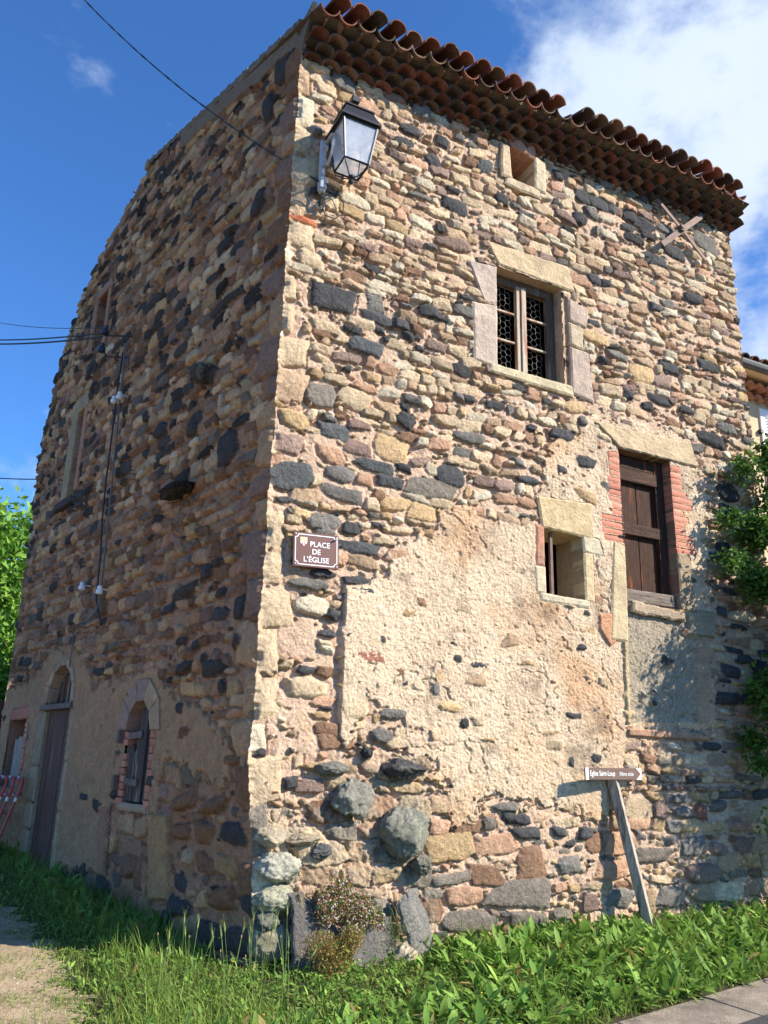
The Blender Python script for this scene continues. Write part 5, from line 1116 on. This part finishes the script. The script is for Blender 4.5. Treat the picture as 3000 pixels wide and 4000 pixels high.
# ------------------------------------------------------------------ crowd barriers stacked at the far left
def make_barrier():
    root = empty('crowd_barrier', (0, 0, 0)); mb = MB(); Lb, Hb = 1.55, 1.08; rc = .12; pts = []
    for (cx_, cz_, a0_) in ((Lb-rc, rc, -math.pi/2), (Lb-rc, Hb-rc, 0), (rc, Hb-rc, math.pi/2), (rc, rc, math.pi)):
        for t in np.linspace(0, math.pi/2, 6): pts.append((cx_+rc*math.cos(a0_+t), 0, cz_+rc*math.sin(a0_+t)))
    mb.tube(pts, .019, 8, closed=True); fr_ = mb.build('frame', M['barrier_red'], root)
    mb = MB()
    for z_ in (.30, .62, .86): mb = MB(); mb.tube([(.01, 0, z_), (Lb-.01, 0, z_)], .013, 6); mb.build('rail', M['barrier_red'], root)
    for x_ in (.4, .78, 1.16): mb = MB(); mb.tube([(x_, 0, .30), (x_, 0, .62)], .010, 6); mb.build('upright', M['barrier_red'], root)

    for (a, b) in (((.20, 0, Hb), (.30, 0, Hb)), ((.62, 0, Hb), (.74, 0, Hb)), ((0, 0, .78), (0, 0, .83)), ((.12, 0, .86), (.22, 0, .86))): mb.tube([a, b], .0205 if a[2] == Hb or a[0] == 0 else .0145, 8); mb.build('reflective_band', M['barrier_white'], root); mb = MB()
    return root
b0 = make_barrier()
bl_ = ('frontmost red and white tube barrier leaning at the left edge', 'second red barrier from the front of the leaning stack', 'third red barrier from the front of the leaning stack', 'fourth red barrier from the front, partly hidden', 'rearmost red tube barrier, closest to the wall door')
for i in range(5):
    if i == 0: o = b0
    else:
        o = b0.copy(); COL.objects.link(o)
        for ch in b0.children: c = ch.copy(); COL.objects.link(c); c.parent = o
    bs_ = 5.66+.10*(4-i)+.03*(i % 2); bo = .62+.12*(4-i)*.8; tp = PL(bs_, 1.42-.02*(4-i), .12+.08*(4-i)); bt = PL(bs_, .22, bo*.75)
    zax = tp-bt; zax /= np.linalg.norm(zax); yax = np.cross(zax, dL); yax /= np.linalg.norm(yax); xax = np.cross(yax, zax)
    o.matrix_world = Matrix(((xax[0], yax[0], zax[0], bt[0]), (xax[1], yax[1], zax[1], bt[1]), (xax[2], yax[2], zax[2], bt[2]), (0, 0, 0, 1)))
    tag(o, bl_[4-i] if False else bl_[i], 'barrier', 'red barriers stacked against the gable')

# ------------------------------------------------------------------ trees and shrub
def crown(name, ells, nclump, per, lf, cols, parent=None, sunlit=True, spread=.16, nrm_up=.3):
    Vs = []; n_tot = nclump*per
    wts = np.array([e[3] for e in ells], float); wts /= wts.sum(); ch = rng.choice(len(ells), nclump, p=wts)
    ctr = np.zeros((nclump, 3))
    for i, e in enumerate(ells):
        k = (ch == i); m_ = k.sum(); v = rng.normal(size=(m_, 3)); v /= np.linalg.norm(v, axis=1)[:, None]; v *= rng.random((m_, 1))**.42
        ctr[k] = np.array(e[0])+v[:, 0:1]*np.array(e[1][0])+v[:, 1:2]*np.array(e[1][1])+v[:, 2:3]*np.array(e[1][2])
    P = np.repeat(ctr, per, 0)+rng.normal(size=(n_tot, 3))*spread*np.repeat(rng.uniform(.5, 1.2, (nclump, 1)), per, 0)
    d = rng.normal(size=(n_tot, 3)); d[:, 2] -= .1; d /= np.linalg.norm(d, axis=1)[:, None]; s = np.cross(d, rng.normal(size=(n_tot, 3))+[0, 0, nrm_up]); s /= np.linalg.norm(s, axis=1)[:, None]; nn_ = np.cross(d, s)
    l_ = lf*rng.uniform(.6, 1.25, (n_tot, 1)); w_ = l_*.22
    V = np.stack([P, P+d*l_*.35+s*w_+nn_*w_*.4, P+d*l_*.75+s*w_*.7+nn_*w_*.3, P+d*l_-nn_*l_*.1, P+d*l_*.75-s*w_*.7+nn_*w_*.3, P+d*l_*.35-s*w_+nn_*w_*.4, P+d*l_*.6-nn_*0], 1).reshape(-1, 3)
    b_ = np.arange(n_tot)*7; F = np.concatenate([np.stack([b_, b_+1, b_+2, b_+6], 1), np.stack([b_+6, b_+2, b_+3, b_+4], 1), np.stack([b_, b_+6, b_+4, b_+5], 1)])
    t = rng.random((nclump, 1)); c = np.array(cols[0])*(1-t)+np.array(cols[1])*t; c = np.repeat(c, per, 0)*(1+rng.uniform(-.25, .25, (n_tot, 1)))
    return mk(name, V, F, M['leaf'], parent, np.repeat(c, 7, 0)), ctr
def twigs(mb, root, ctr, n, r0=.02, r1=.003):
    for k in rng.choice(len(ctr), min(n, len(ctr)), replace=False):
        q = ctr[k]; h_ = rng.uniform(.25, .75); p = np.array(root[0])*(1-h_)+np.array(root[1])*h_; m_ = (p+q)/2+rng.normal(size=3)*.08+np.array([0, 0, .1]); mb.tube([p, m_, q], [r0, (r0+r1)/2, r1], 5)
shr = empty('shrub', PR(6.9, .3, .9), 'tall leafy shrub with small glossy leaves at the right edge of the facade', 'shrub')
def el(x, y, o, r, ru_=None, wgt=1):
    s_, z_ = rr(x, y, o); return (PR(s_, z_, o), (dR*r[0], nR*r[1], UP*r[2]), wgt*1.0)
def E4(c, ax, w_): return (c, ax, None, w_)
ells = []
for (x, y, o, r, w_) in ((1665, 985, .3, (.16, .14, .2), .5), (1700, 1080, .35, (.40, .22, .62), 2.4), (1640, 1150, .30, (.26, .18, .22), .9), (1612, 1010, .3, (.14, .12, .16), .3), (1590, 1215, .3, (.20, .16, .10), .4), (1575, 1120, .25, (.12, .1, .12), .25), (1650, 1260, .4, (.24, .2, .2), .8),
                        (1700, 1500, .5, (.42, .3, .5), 1.6), (1648, 1490, .3, (.14, .12, .12), .3), (1625, 1600, .2, (.14, .08, .08), .2), (1650, 1650, .3, (.14, .12, .08), .2), (1720, 1800, .6, (.3, .25, .35), .4)):
    c, ax, _ = el(x, y, o, r); ells.append(E4(c, ax, w_))
for (s_, z_, o, r, w_) in ((7.35, 4.1, 1.25, (.95, .8, .85), 8), (7.2, 3.4, 1.15, (.75, .6, .8), 7), (7.2, 2.3, 1.1, (.7, .6, .8), 5), (6.4, 3.7, 1.25, (.5, .3, .55), .55), (6.5, 2.7, 1.2, (.45, .3, .5), .4), (7.6, 3.3, 1.7, (.8, .8, 1.3), 3), (7.0, 3.1, .75, (.5, .35, .55), 4)):
    ells.append(E4(PR(s_, z_, o), (dR*r[0], nR*r[1], UP*r[2]), w_))
_, ctr = crown('foliage', ells, 2700, 16, .078, ((.035, .10, .016), (.12, .23, .04)), shr, spread=.075)
mb = MB(); t0 = PR(6.9, .2, .9); t1 = PR(6.95, 3.6, .9)
for k in range(5): a = PR(6.9+.08*k-.16, .2, .9+.05*(k % 3)); b = PR(6.5+.3*k, 3.0+.3*(k % 2), .5+.3*k); mb.tube([a, (a+b)/2+dR*.1, b], [.04, .028, .012], 7)
twigs(mb, (t0, t1), ctr, 130, .010, .0025); mb.build('stems', M['bark'], shr)
# tree behind the house on the left
tc_ = CAM+_ray(-160, 1385)/np.linalg.norm(_ray(-160, 1385)[:2])*21
tree = empty('lime_tree', (tc_[0], tc_[1], float(gz(tc_[0], tc_[1]))), 'tall bright green leafy tree beyond the gable at the left edge', 'tree')
E_ = [(tc_+np.array([0, 0, -.3]), (np.array([2.9, 0, 0]), np.array([0, 2.6, 0]), np.array([0, 0, 2.5])), None, 5), (tc_+np.array([.3, -.3, 1.7]), (np.array([2.5, 0, 0]), np.array([0, 2.0, 0]), np.array([0, 0, 1.6])), None, 2.4), (tc_+np.array([.6, 0, -2.]), (np.array([2.2, 0, 0]), np.array([0, 2.0, 0]), np.array([0, 0, 1.2])), None, 2)]
_, ctr = crown('crown', E_, 2600, 24, .19, ((.10, .24, .03), (.24, .42, .07)), tree, spread=.24)
mb = MB(); g0 = np.array([tc_[0], tc_[1], float(gz(tc_[0], tc_[1]))-.1]); mb.tube([g0, g0*.5+tc_*.5, tc_+UP*1.5], [.25, .2, .07], 9); twigs(mb, (g0*.4+tc_*.6, tc_+UP*1.5), ctr, 40, .05, .012); mb.build('trunk', M['bark'], tree)
# board fence below the tree, dark wood standing in for a shaded structure
f0 = CAM+_ray(-250, 1560)/np.linalg.norm(_ray(-250, 1560)[:2])*16.5; f1 = CAM+_ray(40, 1560)/np.linalg.norm(_ray(40, 1560)[:2])*17.5
mb = MB(); nb = 34; zt_ = float((CAM+_ray(10, 1514)/np.linalg.norm(_ray(10, 1514)[:2])*17.4)[2]); fax = (f1-f0); fax[2] = 0; fl__ = np.linalg.norm(fax); fax /= fl__; fn = np.cross(fax, UP)
for k in range(nb):
    c = f0+fax*fl__*(k+.5)/nb; g_ = float(gz(c[0], c[1])); mb.box(np.array([c[0], c[1], (zt_+g_)/2]), fax, fn, UP, fl__/nb/2-.004, .012, (zt_-g_)/2+random.uniform(-.02, .02))
ob = mb.build('board_fence', M['wood_door']); tag(ob, 'vertical board fence, coloured dark to stand for shade, under the tree left of the gable', 'fence')

# ------------------------------------------------------------------ neighbouring house on the right
nh = empty('neighbour_house', PR(8.2, .2, -1.0), 'ochre rendered house with white shutters seen past the right corner', 'house')
oN = -1.0
def zN(x, y): return rr(x, y, oN)
zE = zN(1615, 880)[1]
mb = MB(); A = PR(6.8, 0, oN); mb.add([PR(6.75, 0, oN), PR(14, 0, oN), PR(14, zE+.5, oN), PR(6.75, zE+.5, oN), PR(6.75, 0, oN-7), PR(14, 0, oN-7), PR(14, zE+.5, oN-7), PR(6.75, zE+.5, oN-7)], [(0, 1, 2, 3), (1, 5, 6, 2), (5, 4, 7, 6), (4, 0, 3, 7)]); mb.build('wall', M['render'], nh)
mb = MB()
for r_ in range(2):
    for k in range(34):
        s = 6.8+k*.21+.105*r_; halfpipe(mb, PR(s, zE+.10+.11*r_, oN+.12+.13*r_), -nR, dR, UP, .105, .09, .3, .014, True, np.array((.52, .26, .17))*random.uniform(.85, 1.1), n=6)
mb.build('eave_tiles', M['tile'], nh)
mb = MB(); mb.box(PR(10.4, zE+.38, oN+.20), dR, nR, UP, 3.65, .21, .012, col=(.3, .24, .18)); mb.build('soffit', M['render'], nh)
mb = MB(); mb.tube([PR(6.75, zE+.42, oN+.47), PR(14, zE+.42, oN+.47)], .065, 10); mb.build('gutter_pipe', M['zinc'], nh)
mb = MB(); rx_ = -nR*math.cos(.3)+UP*math.sin(.3); ru2 = nR*math.sin(.3)+UP*math.cos(.3)
for k in range(34):
    s = 6.8+k*.21; halfpipe(mb, PR(s, zE+.50, oN+.45), rx_, dR, ru2, .10, .09, 2.4, .014, True, tilec(), n=6); halfpipe(mb, PR(s+.105, zE+.47, oN+.45), rx_, dR, ru2, .10, .09, 2.4, .014, False, tilec(), n=5)
mb.build('roof', M['tile'], nh)
a = zN(1641, 915); b = zN(1655, 1012)
nw = MB(); nw.box(PR(a[0]+.6, (a[1]+b[1])/2, oN+.012), dR, nR, UP, .60, .02, (a[1]-b[1])/2+.25); nwo = nw.build('window', M['white'], nh)
mb = MB()
nsl = 22
for k in range(nsl): mb.box(PR(a[0]+.32, a[1]+.16-k*(a[1]-b[1]+.4)/nsl, oN+.045), dR, nR*math.cos(.5)+UP*math.sin(.5), UP*math.cos(.5)-nR*math.sin(.5), .22, .016, .003)
mb.build('louvre', M['white'], nwo)
mb = MB(); mb.box(PR(a[0]-.03, a[1]-.15, oN+.03), dR, nR, UP, .03, .03, .03); mb.build('shutter_hinge', M['iron'], nwo)
